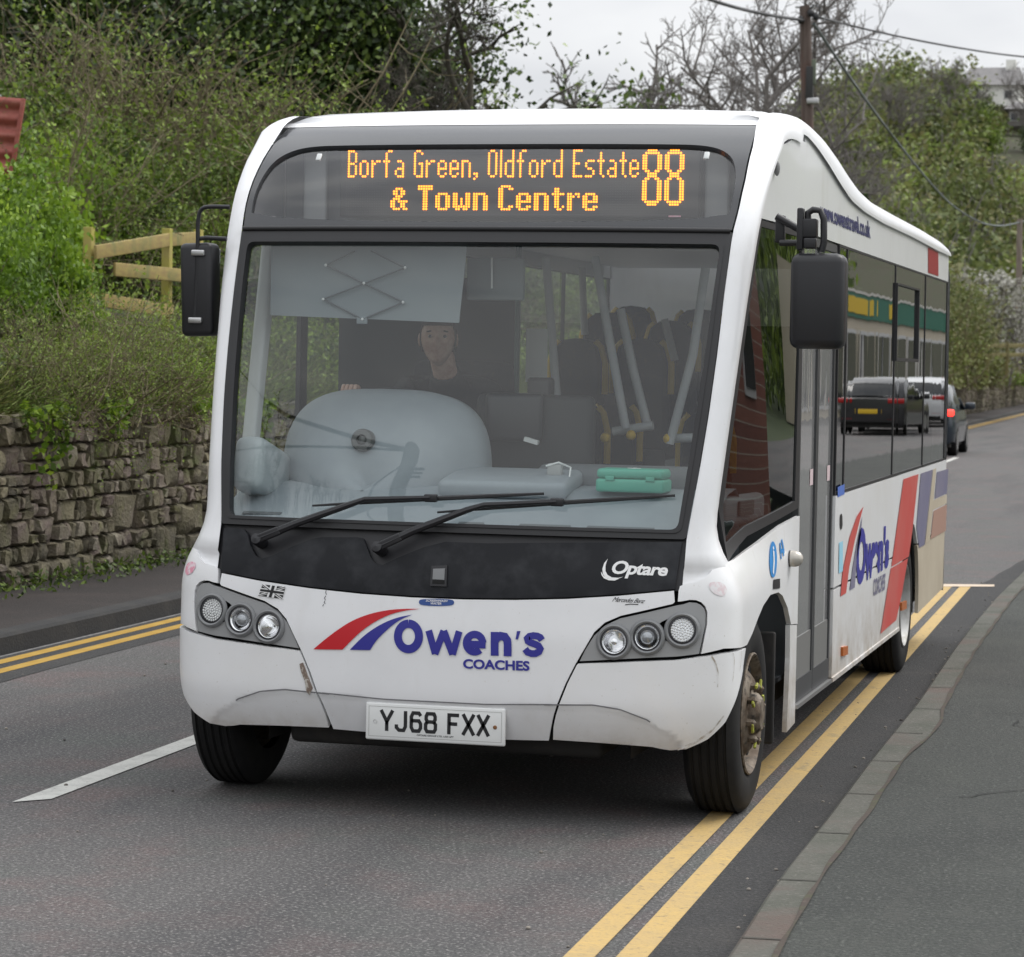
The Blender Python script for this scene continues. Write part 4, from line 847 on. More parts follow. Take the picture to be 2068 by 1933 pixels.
# handrails
for pts, y in (([(1060, 500), (1085, 822)], 1.75), ([(1155, 498), (1180, 640), (1215, 832)], 1.5), ([(1205, 600), (1230, 720), (1258, 830)], 1.65), ([(1370, 520), (1345, 690), (1300, 862)], 1.45), ([(1290, 620), (1310, 700)], 3.4), ([(1190, 838), (1268, 826)], 1.55), ([(1292, 852), (1345, 850)], 1.5), ([(1130, 520), (1135, 650)], 4.2)):
    MB().tube([at(u, v, y) for u, v in pts], .019, 12).build('handrail', POLEM, bus, 50)
for u, v, y in ((1225, 845, 1.5), (1175, 850, 1.5), (1297, 852, 1.45)): MB().ball(at(u, v, y), (.022, .022, .022), 10, 8).build('rail_joint', YELLOWP, bus, 60)
def seat(u, v, wpx, y):
    p = at(u, v, y); w = wpx*DP/FPX*(y+10.3); sb = MB()
    ol = [(-w/2, -.55), (-w/2, -.12), (-w*.42, -.045), (-w*.25, -.008), (0, 0), (w*.25, -.008), (w*.42, -.045), (w/2, -.12), (w/2, -.55)]
    rows = [[(p.x+x*k, p.y+dy, p.z+z) for x, z in ol] for k, dy in ((.86, -.045), (1, -.02), (1, .05), (.9, .075))]
    sb.grid(rows); sb.add(rows[0], [tuple(range(9))]); sb.add(rows[-1], [tuple(range(9))])
    s = sb.build('seat', SEATM, bus, 40)
    for k in (-1, 1): MB().tube([(p.x+k*w*.53, p.y, p.z-.28), (p.x+k*w*.53, p.y, p.z-.13), (p.x+k*w*.44, p.y, p.z-.045), (p.x+k*w*.34, p.y, p.z-.018)], .021, 8).build('grab_handle', YELLOWP, s, 50)
    MB().box((p.x, p.y-.25, p.z-.62), (w, .46, .12), bev=.03).build('seat_cushion', SEATM, s, 40)
for a in ((1122, 657, 100, 3.6), (1247, 657, 105, 3.7), (1180, 606, 92, 5.0), (1305, 622, 95, 4.9), (1228, 594, 84, 6.3), (1358, 600, 90, 6.1), (1130, 784, 92, 2.75), (1195, 782, 88, 3.0), (1372, 800, 95, 2.6), (1290, 660, 90, 5.6)): seat(*a)
# driver's seat, steering wheel, ticket machine
ds = MB(); ds.box((-.43, 1.86, 1.35), (.46, .12, .78), Matrix.Rotation(rad(8), 3, 'X'), bev=.05); s_ = ds.build('driver_seat', SEATM, bus, 50)
MB().box((-.43, 1.62, .93), (.48, .5, .12), bev=.05).build('seat_cushion', SEATM, s_, 50); MB().box((-.43, 1.62, .65), (.3, .3, .46), bev=.03).build('seat_pedestal', UNDER, s_, 50)
SWC = Vector((-.45, 1.0, 1.47)); SWR = Matrix.Rotation(rad(50), 3, 'X')
sw = MB(); sw.tube([SWC+SWR @ Vector((.215*math.cos(a), 0, .215*math.sin(a))) for a in np.linspace(0, 2*math.pi, 41)], .014, 10, False); st_ = sw.build('steering_wheel', RUBBER, bus, 60)
for a in (90, 210, 330): MB().tube([SWC, SWC+SWR @ Vector((.21*math.cos(rad(a)), 0, .21*math.sin(rad(a))))], .012, 8).build('wheel_spoke', RUBBER, st_, 50)
MB().tube([SWC, SWC+SWR @ Vector((0, -.5, 0))], .03, 10).build('steering_column', RUBBER, st_, 50)
tm = MB().box(at(1000, 810, 1.15), (.24, .16, .20), Matrix.Rotation(rad(12), 3, 'Z'), bev=.02).build('ticket_machine', mat('machine_dark', (.025, .025, .03), .35), bus, 40)
MB().box(at(1032, 856, 1.05), (.06, .03, .018), Matrix.Rotation(rad(15), 3, 'Y')).build('ticket_slip', WHITEV, tm)
MB().box(at(1050, 770, 1.25), (.10, .10, .16), bev=.015).build('card_reader', PLASTIC, tm, 40)
MB().box(at(1040, 850, 1.2), (.5, .10, .36), bev=.03).build('cab_door', mat('cab_door_dark', (.03, .032, .035), .6), bus, 40)
# nearside dash end seen through the quarter light
hd = MB().box(S_body(2.55, 1.19)+np.array([-.12, -.05, -.03]), (.07, .6, .12), Matrix.Rotation(rad(-6), 3, 'Z'), bev=.03).build('door_grip_moulding', DASH, bus, 50)
MB().box(S_body(2.55, 1.19)+np.array([-.08, -.08, -.02]), (.012, .2, .06), Matrix.Rotation(rad(-6), 3, 'Z'), bev=.005).build('grip_recess', DASHD, hd, 40)

# things lying on the dashboard
gb0, gb1 = at(1157, 957, .5), at(1291, 960, .5); gx = (gb0.x+gb1.x)/2
fa = thing('first_aid_box', (gx, .56, 1.236), 'green plastic first aid box lying on the dashboard behind the windscreen', 'first aid box')
MB().box((gx, .56, 1.262), (gb1.x-gb0.x, .15, .052), bev=.012).build('base', GREENBOX, fa, 40); MB().box((gx, .56, 1.308), (gb1.x-gb0.x-.006, .145, .038), bev=.014).build('lid', GREENBOX, fa, 40)
for k in (-.08, .08): MB().box((gx+k, .484, 1.29), (.035, .006, .018), bev=.002).build('catch', GREENBOX, fa, 40)
MB().box((gx, .56, 1.3285), (.05, .014, .002)).box((gx, .56, 1.3287), (.014, .05, .002)).build('white_cross', WHITEV, fa)
MB().box(at(1078, 912, .62), (.06, .04, .05), bev=.008).build('phone_cradle', mat('cradle', (.4, .4, .4), .4), dash, 40)
MB().tube([at(1060, 905, .6), at(1085, 898, .6), at(1108, 908, .62), at(1105, 930, .58), at(1085, 938, .55)], .004, 6).build('charging_lead', WHITEV, dash)

# ------------------------------------------------------------------ ground, road, pavements
def roadx(x0, y): return x0-.018*y
def terr(x, y):
    x = np.asarray(x, float); y = np.asarray(y, float); s = np.maximum((-5.35-.018*y)-x, 0)
    z = 1.22+.26*np.minimum(s, 5)+.30*np.clip(s-5, 0, 60)*np.clip((110-y)/90, .35, 1)
    hm = np.clip((x+62)/34, 0, 1); hm = hm*hm*(3-2*hm); hy = np.clip((y-135)/120, 0, 1); hy = hy*hy*(3-2*hy)
    return z+21.5*hm*hy
def sheet(name, xs_of_y, ys, z, m, kind='structure'):
    b = MB(); b.grid([[(x, y, z(x, y) if callable(z) else z) for x in xs_of_y(y)] for y in ys]); o = b.build(name, m, None, 60); 
    if kind: o['kind'] = kind
    return o
ASPH = mat('asphalt', (.090, .086, .086), .88, noise=[(1.7, (.118, .087, .085), .47, .64), (1.1, (.078, .088, .080), .5, .7), (.45, (.045, .045, .048), .48, .68, (2.2, .25, 1)), (70, (.27, .26, .25), .52, .68), (95, (.022, .022, .022), .50, .66), (30, (.05, .05, .05), .54, .74)], bump=(85, .8, .012))
PAVE = mat('pavement_tarmac', (.040, .044, .040), .92, noise=[(1.3, (.052, .057, .049), .45, .7), (.7, (.026, .029, .027), .48, .7), (65, (.115, .12, .11), .52, .72), (95, (.020, .021, .020), .49, .66), (9, (.05, .052, .047), .55, .75, (1, .3, 1))], bump=(80, .8, .012))
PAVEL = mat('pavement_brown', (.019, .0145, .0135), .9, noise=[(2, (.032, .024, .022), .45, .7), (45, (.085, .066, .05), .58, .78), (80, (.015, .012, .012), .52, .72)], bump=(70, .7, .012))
KERB = mat('kerb_stone', (.085, .083, .070), .85, noise=[(3, (.055, .06, .045), .4, .65), (55, (.15, .145, .125), .55, .75), (80, (.05, .05, .045), .55, .75), (1.3, (.10, .062, .052), .52, .7)], bump=(70, .6, .008))
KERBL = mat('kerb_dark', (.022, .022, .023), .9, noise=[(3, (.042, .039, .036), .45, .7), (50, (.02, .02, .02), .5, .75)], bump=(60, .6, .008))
YEL = mat('yellow_line', (.47, .325, .125), .8, noise=[(22, (.12, .105, .08), .60, .70), (7, (.30, .23, .12), .58, .72, (1.5, .5, 1)), (3, (.42, .30, .135), .45, .7), (60, (.33, .25, .13), .52, .72), (12, (.55, .37, .12), .55, .75, (.3, 2, 1)), (90, (.14, .12, .08), .62, .76)], bump=(80, .5, .006))
YELL = mat('yellow_line_rich', (.34, .20, .02), .8, noise=[(6, (.42, .27, .05), .45, .75), (60, (.16, .12, .06), .60, .78)])
WHT = mat('white_line', (.50, .50, .47), .8, noise=[(9, (.38, .38, .36), .45, .7), (60, (.14, .14, .14), .58, .74)])
SOIL = mat('bank_soil', (.045, .038, .022), .95, noise=[(2, (.03, .045, .012), .4, .7)], bump=(6, .6, .1))
gm = MB(); gm.grid([[(x, y, -.05) for x in np.linspace(-1500, 1500, 9)] for y in np.linspace(-600, 2400, 9)]); gnd = gm.build('ground', mat('field', (.05, .07, .025), .95), None); gnd['kind'] = 'structure'
ysr = np.concatenate([np.linspace(-16, 30, 24), np.linspace(35, 420, 30)])
sheet('road', lambda y: np.linspace(roadx(-3.86, y), roadx(1.75, y), 12), ysr, 0, ASPH)
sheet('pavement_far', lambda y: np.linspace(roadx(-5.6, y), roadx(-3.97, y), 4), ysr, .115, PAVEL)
# near kerb from measured points
kl = [tuple(onz(u, v, .10)[:2]) for u, v in ((1467, 1933), (1564, 1779), (1661, 1660), (1762, 1526), (1854, 1415), (1923, 1313), (1964, 1260), (2013, 1203), (2066, 1153))]
kl = [(kl[0][0]+.04, -16)]+kl; e_ = kl[-1]; kl += [(e_[0]-.02*(y-e_[1]), y) for y in (20, 40, 80, 160, 420)]
ky = np.array([p[1] for p in kl]); kx = np.array([p[0] for p in kl])
ky2 = np.concatenate([np.linspace(-16, 16, 65), np.linspace(20, 420, 25)]); kx2 = np.interp(ky2, ky, kx)
nk = lambda y: .135+.05*math.exp(-((y-2.6)/.7)**2)
b = MB(); b.grid([[(x, y, -.02), (x-.002, y, .085), (x+.014, y, .10), (x+nk(y), y, .102)] for x, y in zip(kx2, ky2)]); kb = b.build('kerb', KERB, None, 40); kb['kind'] = 'structure'
b = MB(); 
for y in np.arange(-4, 30, .915):
    x = float(np.interp(y, ky2, kx2)); b.add([(x-.004, y, .0), (x-.004, y+.012, .0), (x+.012, y+.012, .1035), (x+.012, y, .1035)], [(0, 1, 2, 3)]); b.add([(x+.012, y, .1035), (x+.012, y+.012, .1035), (x+.14, y+.012, .1045), (x+.14, y, .1045)], [(0, 1, 2, 3)])
o = b.build('kerb_joints', mat('joint', (.05, .047, .04), .9)); o['kind'] = 'structure'; o.parent = kb
b = MB(); b.grid([[(x+nk(y)-.003, y, .101)]+[(x+k, y, .1055) for k in (.17 if abs(y-2.6) > 1.5 else .21, .5, 1.2, 2.5, 5.2)] for x, y in zip(kx2, ky2)]); pv = b.build('pavement_near', PAVE, None, 60); pv['kind'] = 'structure'
# moss, litter line along the back of the kerb
b = MB(); b.grid([[(x+nk(y)-.008+.004*math.sin(y*9), y, .1065), (x+nk(y)+.007+.006*max(0, math.sin(y*1.7+1))+.003*math.sin(y*7), y, .1075)] for x, y in ((float(np.interp(q, ky2, kx2)), q) for q in np.linspace(-6, 16, 500))])
o = b.build('kerb_moss_line', mat('moss_line', (.055, .042, .034), .95, noise=[(9, (.055, .06, .03), .5, .65), (50, (.10, .075, .065), .55, .75)])); o['kind'] = 'structure'
GUT = mat('gutter_tarmac', (.030, .030, .031), .9, noise=[(1.5, (.048, .045, .043), .5, .72), (70, (.10, .098, .094), .54, .74), (95, (.010, .010, .010), .5, .68)], bump=(85, .8, .012))
def band(name, Lp, Rp, m, z=.004):
    b = MB(); b.grid([[(*l, z), (*r, z)] for l, r in zip(Lp, Rp)]); o = b.build(name, m); o['kind'] = 'structure'; return o
oL = [tuple(onz(u, v, .0)[:2]) for u, v in ((1263, 1933), (1518, 1628), (1662, 1485), (1762, 1362), (1862, 1264), (1946, 1184))]; oR = [tuple(onz(u, v, .0)[:2]) for u, v in ((1341, 1933), (1563, 1628), (1699, 1485), (1799, 1362), (1887, 1264), (1972, 1184))]
ext = lambda P: [(P[0][0]+.10, -16)]+P
yy = np.concatenate([[-16], np.linspace(-6, 12.2, 30)])
fit = lambda P: np.polyfit([p[1] for p in P], [p[0] for p in P], 1)
fL, fR = fit(oL), fit(oR); wO = .088; cO = lambda y: (np.polyval(fL, y)+np.polyval(fR, y))/2
i0 = (onz(1134, 1933, 0)[0]+onz(1207, 1933, 0)[0])/2; dI = cO(-2.1)-i0
print('lines', fL, fR, dI)
gy = np.linspace(-15, 18, 120); band('gutter_strip', [(cO(y)+.02+.02*math.sin(y*3)*math.sin(y*1.1)+max(0, y-11.5)*.07, y) for y in gy], [(float(np.interp(y, ky2, kx2))+.005, y) for y in gy], GUT, .0025)
band('gutter_strip', [(roadx(-3.83, y), y) for y in ysr], [(roadx(-3.30+.03*math.sin(y*.9), y), y) for y in ysr], GUT, .0025)
band('yellow_line', [(cO(y)-wO/2, y) for y in yy], [(cO(y)+wO/2, y) for y in yy], YEL)
band('yellow_line', [(cO(y)-wO/2-dI, y) for y in yy], [(cO(y)+wO/2-dI, y) for y in yy], YEL)
q = [onz(u, v, 0) for u, v in ((1905, 1181), (2008, 1182), (2008, 1186), (1905, 1186))]; b = MB(); b.add([(p[0], p[1], .006) for p in q], [(0, 1, 2, 3)]); o = b.build('line_end_bar', mat('line_end', (.55, .45, .35), .8)); o['kind'] = 'structure'
b = MB(); rg = random.Random(5)
for _ in range(240):
    y = rg.uniform(-5, 13); k = rg.random(); x = float(np.interp(y, ky2, kx2))-.01-abs(rg.gauss(0, .07)) if k < .6 else rg.uniform(-3.4, 1.3); r = rg.uniform(.003, .009); b.ball((x, y, r*.5+.001), (r, r*rg.uniform(.7, 1.4), r*.7), 6, 4)
o = b.build('road_grit', mat('grit', (.32, .29, .25), .9, noise=(3, (.08, .075, .07), .4, .6))); tag(o, kind='stuff')
def crack(p, d, L_, r):
    pts = []; q = np.array(p, float); d = np.array(d, float)
    for i in range(int(L_/.06)):
        pts.append(q.copy()); d = d+np.array([rg.gauss(0, .35), rg.gauss(0, .35)]); d /= np.linalg.norm(d); q = q+d*.06
    return stroke_loops(pts, r)
b = MB()
for p, d, L_ in (((1.78, 3.2), (1, .3), 1.3), ((1.95, 3.0), (.6, -1), 1.0), ((2.0, 5.5), (1, 0), .9), ((1.9, .6), (1, .5), .6)):
    lp = crack(p, d, L_, .007); n_ = len(lp)//2; b.add([(q[0], q[1], .1105) for q in lp], [(i, i+1, 2*n_-2-i, 2*n_-1-i) for i in range(n_-1)])
o = b.build('pavement_cracks', mat('crack', (.012, .012, .012), .95)); o['kind'] = 'structure'
wl = [(-1.612+.016*(y+.2), y) for y in (-.2, 4.2)]
for k in range(8):
    y0 = -.2+k*6.0; band('centre_line', [(roadx(-1.655, y0)+.012, y0), (roadx(-1.655, y0+4), y0+4)], [(roadx(-1.545, y0)+.012, y0+.12), (roadx(-1.545, y0+4), y0+4)], WHT)
for c in (-3.515, -3.70): band('yellow_line', [(roadx(c-.045, y), y) for y in ysr], [(roadx(c+.045, y), y) for y in ysr], YELL)
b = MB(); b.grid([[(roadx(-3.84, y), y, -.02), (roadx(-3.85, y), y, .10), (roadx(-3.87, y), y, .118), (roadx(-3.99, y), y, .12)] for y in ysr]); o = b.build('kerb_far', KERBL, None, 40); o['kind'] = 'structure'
b = MB(); b.grid([[(roadx(-3.825, y), y, .004), (roadx(-3.795, y), y, .004)] for y in ysr]); o = b.build('gutter_line', mat('gutter_grit', (.20, .195, .19), .9, noise=(20, (.08, .08, .08), .4, .7))); o['kind'] = 'structure'
xs = np.concatenate([-5.3-np.array([0, .5, 1, 2, 3, 4, 6, 8, 11, 15, 20, 28, 40, 60, 90, 140])])
b = MB(); b.grid([[(x-.018*y, y, float(terr(x-.018*y, y))+(.10*math.sin(x*3+y*1.7)*math.sin(y*.9) if x < -5.5 else 0)) for x in xs] for y in np.concatenate([np.linspace(-10, 60, 60), np.linspace(65, 420, 50)])]); o = b.build('hillside', SOIL, None, 60); o['kind'] = 'structure'
b = MB(); b.grid([[(x, y, float(terr(min(x, -5.36-.018*y) if x < -5 else -62+max(0, 62+min(x, 40)), y))-1.6) for x in np.linspace(-22, 160, 30)] for y in np.linspace(150, 420, 24)]); o = b.build('distant_hill', SOIL, None, 60); o['kind'] = 'structure'

# ------------------------------------------------------------------ rubble stone wall
def set_tint(me, arr): a = me.attributes.new('tint', 'FLOAT', 'POINT'); a.data.foreach_set('value', np.asarray(arr, np.float32))
rs = random.Random(3); b = MB(); tints = []
def stone(y0, y1, z0, z1, dep):
    g = []; n = 5; jy = (y1-y0)*.13; jz = (z1-z0)*.13; tilt = rs.uniform(-.3, .3); base = rs.uniform(-.015, .03); tn = rs.random(); w = .018*math.sin(y0*.9)
    cut = [rs.uniform(0, .5) for _ in range(4)]
    for i in range(n):
        for j in range(n):
            a, c = (0, .12, .5, .88, 1)[i], (0, .14, .5, .86, 1)[j]; edge = i in (0, n-1) or j in (0, n-1); corner = i in (0, n-1) and j in (0, n-1)
            k = cut[(i > 0)*2+(j > 0)] if corner else 0
            y = y0+(y1-y0)*(a+(.5-a)*.35*k)+rs.uniform(-jy, jy)*.6; z = z0+(z1-z0)*(c+(.5-c)*.35*k)+rs.uniform(-jz, jz)*.6
            x = (-.042 if edge else base+rs.uniform(-.012, .012)+tilt*.06*(a-.5)+.03*(c-.5)*rs.uniform(-1, 1))
            g.append((roadx(-5.15, y)+x*dep, y, z))
    o = len(b.v); b.v += g; tints.extend([min(1, max(0, tn+rs.uniform(-.08, .08))) for _ in g])
    for i in range(n-1):
        for j in range(n-1): b.f.append((o+i*n+j, o+(i+1)*n+j, o+(i+1)*n+j+1, o+i*n+j+1))
    ring = [i*n for i in range(n)]+[(n-1)*n+j for j in range(1, n)]+[i*n+n-1 for i in range(n-2, -1, -1)]+[j for j in range(n-2, 0, -1)]
    o2 = len(b.v); 
    for q in ring: p = g[q]; b.v.append((p[0]-.10, p[1], p[2])); tints.append(tn*.5)
    for k in range(len(ring)): k2 = (k+1) % len(ring); b.f.append((o+ring[k], o+ring[k2], o2+k2, o2+k))
def wall_run(ya, yb, big):
    def split(y0, y1, z0, z1):
        wd, h = y1-y0, z1-z0; mx_ = rs.choice((.09, .13, .17, .21))*big
        if h > mx_ and (h > wd*.62 or rs.random() < .35): k = z0+h*rs.uniform(.33, .67); split(y0, y1, z0, k); split(y0, y1, k, z1)
        elif wd > h*rs.uniform(.9, 2.0) and wd > .10*big: k = y0+wd*rs.uniform(.33, .67); split(y0, k, z0, z1); split(k, y1, z0, z1)
        elif h > mx_*1.3: k = z0+h*rs.uniform(.4, .6); split(y0, y1, z0, k); split(y0, y1, k, z1)
        else: stone(y0+.003, y1-.003, z0+.003, z1-.003, 1)
    y = ya
    while y < yb:
        q = rs.uniform(1.8, 3.2)*big; z = .07; hs = sorted([.07, 1.36+rs.uniform(-.04, .03)]+[.07+1.29*rs.uniform(.28, .72)])
        for a, c in zip(hs[:-1], hs[1:]): split(y, y+q, a, c)
        y += q
wall_run(2.5, 20, 1.55); wall_run(20, 150, 2.4)
me = bpy.data.meshes.new('stone_face'); me.from_pydata(b.v, [], b.f); set_tint(me, tints); me.polygons.foreach_set('use_smooth', [True]*len(me.polygons)); me.set_sharp_from_angle(angle=rad(48))
me.materials.append(mat('rubble_stone', rough=.9, ramp=[(0, (.075, .066, .043)), (.35, (.145, .128, .08)), (.6, (.195, .172, .11)), (.8, (.155, .118, .105)), (1, (.27, .245, .185))], noise=[(6, (.12, .098, .07), .50, .72), (24, (.38, .34, .27), .60, .8), (1.4, (.10, .095, .045), .52, .72), (4, (.13, .13, .04), .60, .72), (2.1, (.045, .04, .03), .54, .70), (2.6, (.09, .11, .03), .57, .70), (1.1, (.17, .125, .12), .55, .7)], bump=(38, .9, .02), film=(-.15, .62, (.035, .03, .026))))
wallt = thing('stone_wall', (-5.3, 10, .1), 'rough brown rubble stone retaining wall along the far pavement, plants spilling over it', 'wall')
link('stone_face', me, wallt)
MB().grid([[(roadx(-5.22, y), y, z) for z in (-.1, .5, 1.0, 1.33)]+[(roadx(-5.75, y), y, 1.30)] for y in np.linspace(2, 150, 60)]).build('mortar_core', mat('mortar', (.075, .065, .048), .95, noise=(8, (.05, .05, .03), .4, .7), bump=(30, .5, .03)), wallt)

# ------------------------------------------------------------------ plants
def leaf_mesh(name, P, size, tint, m, asp=.5, upb=.25):
    n = len(P); P = np.asarray(P, float); size = np.broadcast_to(size, n)*RNG.uniform(.65, 1.35, n)
    a = RNG.normal(size=(n, 3)); a[:, 2] += -.15; a /= np.linalg.norm(a, axis=1)[:, None]
    k = RNG.normal(size=(n, 3)); k[:, 2] += upb*3; bb = np.cross(a, k); bb /= np.linalg.norm(bb, axis=1)[:, None]+1e-9
    nn = np.cross(a, bb); L_ = size[:, None]; V = np.empty((n, 4, 3)); V[:, 0] = P-a*L_*.5; V[:, 1] = P+bb*L_*asp*.5+nn*L_*.07; V[:, 2] = P+a*L_*.5; V[:, 3] = P-bb*L_*asp*.5+nn*L_*.07
    me = bpy.data.meshes.new(name); me.vertices.add(4*n); me.vertices.foreach_set('co', V.reshape(-1).astype(np.float32)); me.loops.add(4*n); me.loops.foreach_set('vertex_index', np.arange(4*n, dtype=np.int32)); me.polygons.add(n); me.polygons.foreach_set('loop_start', np.arange(0, 4*n, 4, dtype=np.int32))
    me.update(calc_edges=True); set_tint(me, np.repeat(np.clip(tint, 0, 1), 4)); me.materials.append(m); return me
def twig_mesh(name, lines, m, sides=3):
    """lines: list of (pts Nx3, r0, r1)"""
    V = []; F = []; o = 0
    for pts, r0, r1 in lines:
        pts = np.asarray(pts, float); n = len(pts); d = np.gradient(pts, axis=0); d /= np.linalg.norm(d, axis=1)[:, None]+1e-9
        ref = np.array([.31, .77, .55]); u = np.cross(d, ref); u /= np.linalg.norm(u, axis=1)[:, None]+1e-9; w = np.cross(d, u); r = np.linspace(r0, r1, n)[:, None]
        sd = sides if r0 < .03 else 7
        for k in range(sd): V.append(pts+(u*math.cos(2*math.pi*k/sd)+w*math.sin(2*math.pi*k/sd))*r)
        for k in range(sd):
            k2 = (k+1) % sd; i = np.arange(n-1); F.append(np.stack([o+k*n+i, o+k2*n+i, o+k2*n+i+1, o+k*n+i+1], 1))
        o += sd*n
    V = np.concatenate(V); F = np.concatenate(F); me = bpy.data.meshes.new(name); me.vertices.add(len(V)); me.vertices.foreach_set('co', V.reshape(-1).astype(np.float32)); me.loops.add(4*len(F)); me.loops.foreach_set('vertex_index', F.reshape(-1).astype(np.int32)); me.polygons.add(len(F)); me.polygons.foreach_set('loop_start', np.arange(0, 4*len(F), 4, dtype=np.int32)); me.polygons.foreach_set('use_smooth', [True]*len(F)); me.update(calc_edges=True); me.materials.append(m); return me
def wander(p, d, L_, n, wob, droop=0.):
    pts = [np.array(p, float)]; d = np.array(d, float); d /= np.linalg.norm(d)
    for i in range(n):
        d = d+RNG.normal(size=3)*wob; d[2] -= droop; d /= np.linalg.norm(d); pts.append(pts[-1]+d*L_/n)
    return np.array(pts), d
def tree_lines(h, r, spread=.55, depth=4, nb=(5, 5, 5, 4), lean=(0, 0), wob=.12, first=.3, droop=0., ratio=.62, upb=.18):
    lines = []; tips = []
    def grow(p, d, L_, rr, k):
        pts, dd = wander(p, d, L_, 7 if k < 2 else 4, wob if k else wob*.4, droop if k > 1 else 0); lines.append((pts, rr, rr*.45 if k < depth else rr*.3))
        if k >= depth: tips.append(pts[-1]); return
        nbk = nb[min(k, len(nb)-1)]
        for j in range(nbk):
            t = first+(1-first)*(j+RNG.random())/nbk if k == 0 else .25+.75*(j+RNG.random())/nbk; i = t*(len(pts)-1); i0 = min(int(i), len(pts)-2); q = pts[i0]+(pts[i0+1]-pts[i0])*(i-i0)
            ax = RNG.normal(size=3); ax -= d*np.dot(ax, d); ax /= np.linalg.norm(ax); nd = dd*(1-spread)+ax*spread*1.2; nd[2] += upb
            grow(q, nd, L_*ratio*(1.1-.45*t if k == 0 else 1-.3*t)*RNG.uniform(.8, 1.2), rr*(.5 if k == 0 else .55), k+1)
    grow(np.zeros(3), np.array([lean[0], lean[1], 1.0]), h, r, 0); return lines, np.array(tips)
def clumps(n, k, rx, ry, h0, h1, cr, shell=.55):
    c = RNG.normal(size=(k, 3)); c /= np.linalg.norm(c, axis=1)[:, None]; c *= (shell+(1-shell)*RNG.random((k, 1))); c[:, 2] = np.abs(c[:, 2])*.9+.1*RNG.random(k)
    C = np.stack([c[:, 0]*rx, c[:, 1]*ry, h0+c[:, 2]*(h1-h0)], 1); ct = RNG.random(k); i = RNG.integers(0, k, n); cs = RNG.uniform(.6, 1.35, k)
    P = C[i]+RNG.normal(size=(n, 3))*(cr*cs[i])[:, None]*np.array([1, 1, .7]); P[:, 2] = np.abs(P[:, 2]); return P, np.clip(ct[i]*.6+RNG.random(n)*.45, 0, 1), C
BRIGHT = mat('leaf_bright', rough=.55, ramp=[(0, (.035, .07, .010)), (.5, (.15, .26, .020)), (1, (.33, .46, .045))], translucent=.35)
OLIVE = mat('leaf_olive', rough=.6, ramp=[(0, (.018, .034, .007)), (.5, (.095, .15, .020)), (1, (.27, .37, .055))], translucent=.3)
IVY = mat('leaf_ivy', rough=.38, ramp=[(0, (.012, .024, .008)), (.55, (.055, .095, .022)), (1, (.19, .26, .06))], translucent=.12)
GRASSM = mat('leaf_grass', rough=.6, ramp=[(0, (.05, .075, .015)), (.5, (.11, .15, .03)), (1, (.22, .20, .09))], translucent=.3)
FARG = mat('leaf_far', rough=.7, ramp=[(0, (.06, .08, .022)), (.35, (.14, .175, .05)), (.7, (.20, .185, .08)), (1, (.24, .32, .07))], translucent=.25)
DEADT = mat('twig_brown', (.13, .105, .06), .85, noise=(3, (.27, .235, .14), .45, .75))
BARK = mat('bark', (.055, .048, .038), .9, noise=(6, (.10, .095, .07), .45, .7))
BARKF = mat('bark_far', (.17, .155, .145), .9)
BLOSSOM = mat('blossom', rough=.7, ramp=[(0, (.20, .21, .13)), (.4, (.42, .41, .36)), (1, (.62, .61, .57))], translucent=.3)
PROTO = {}
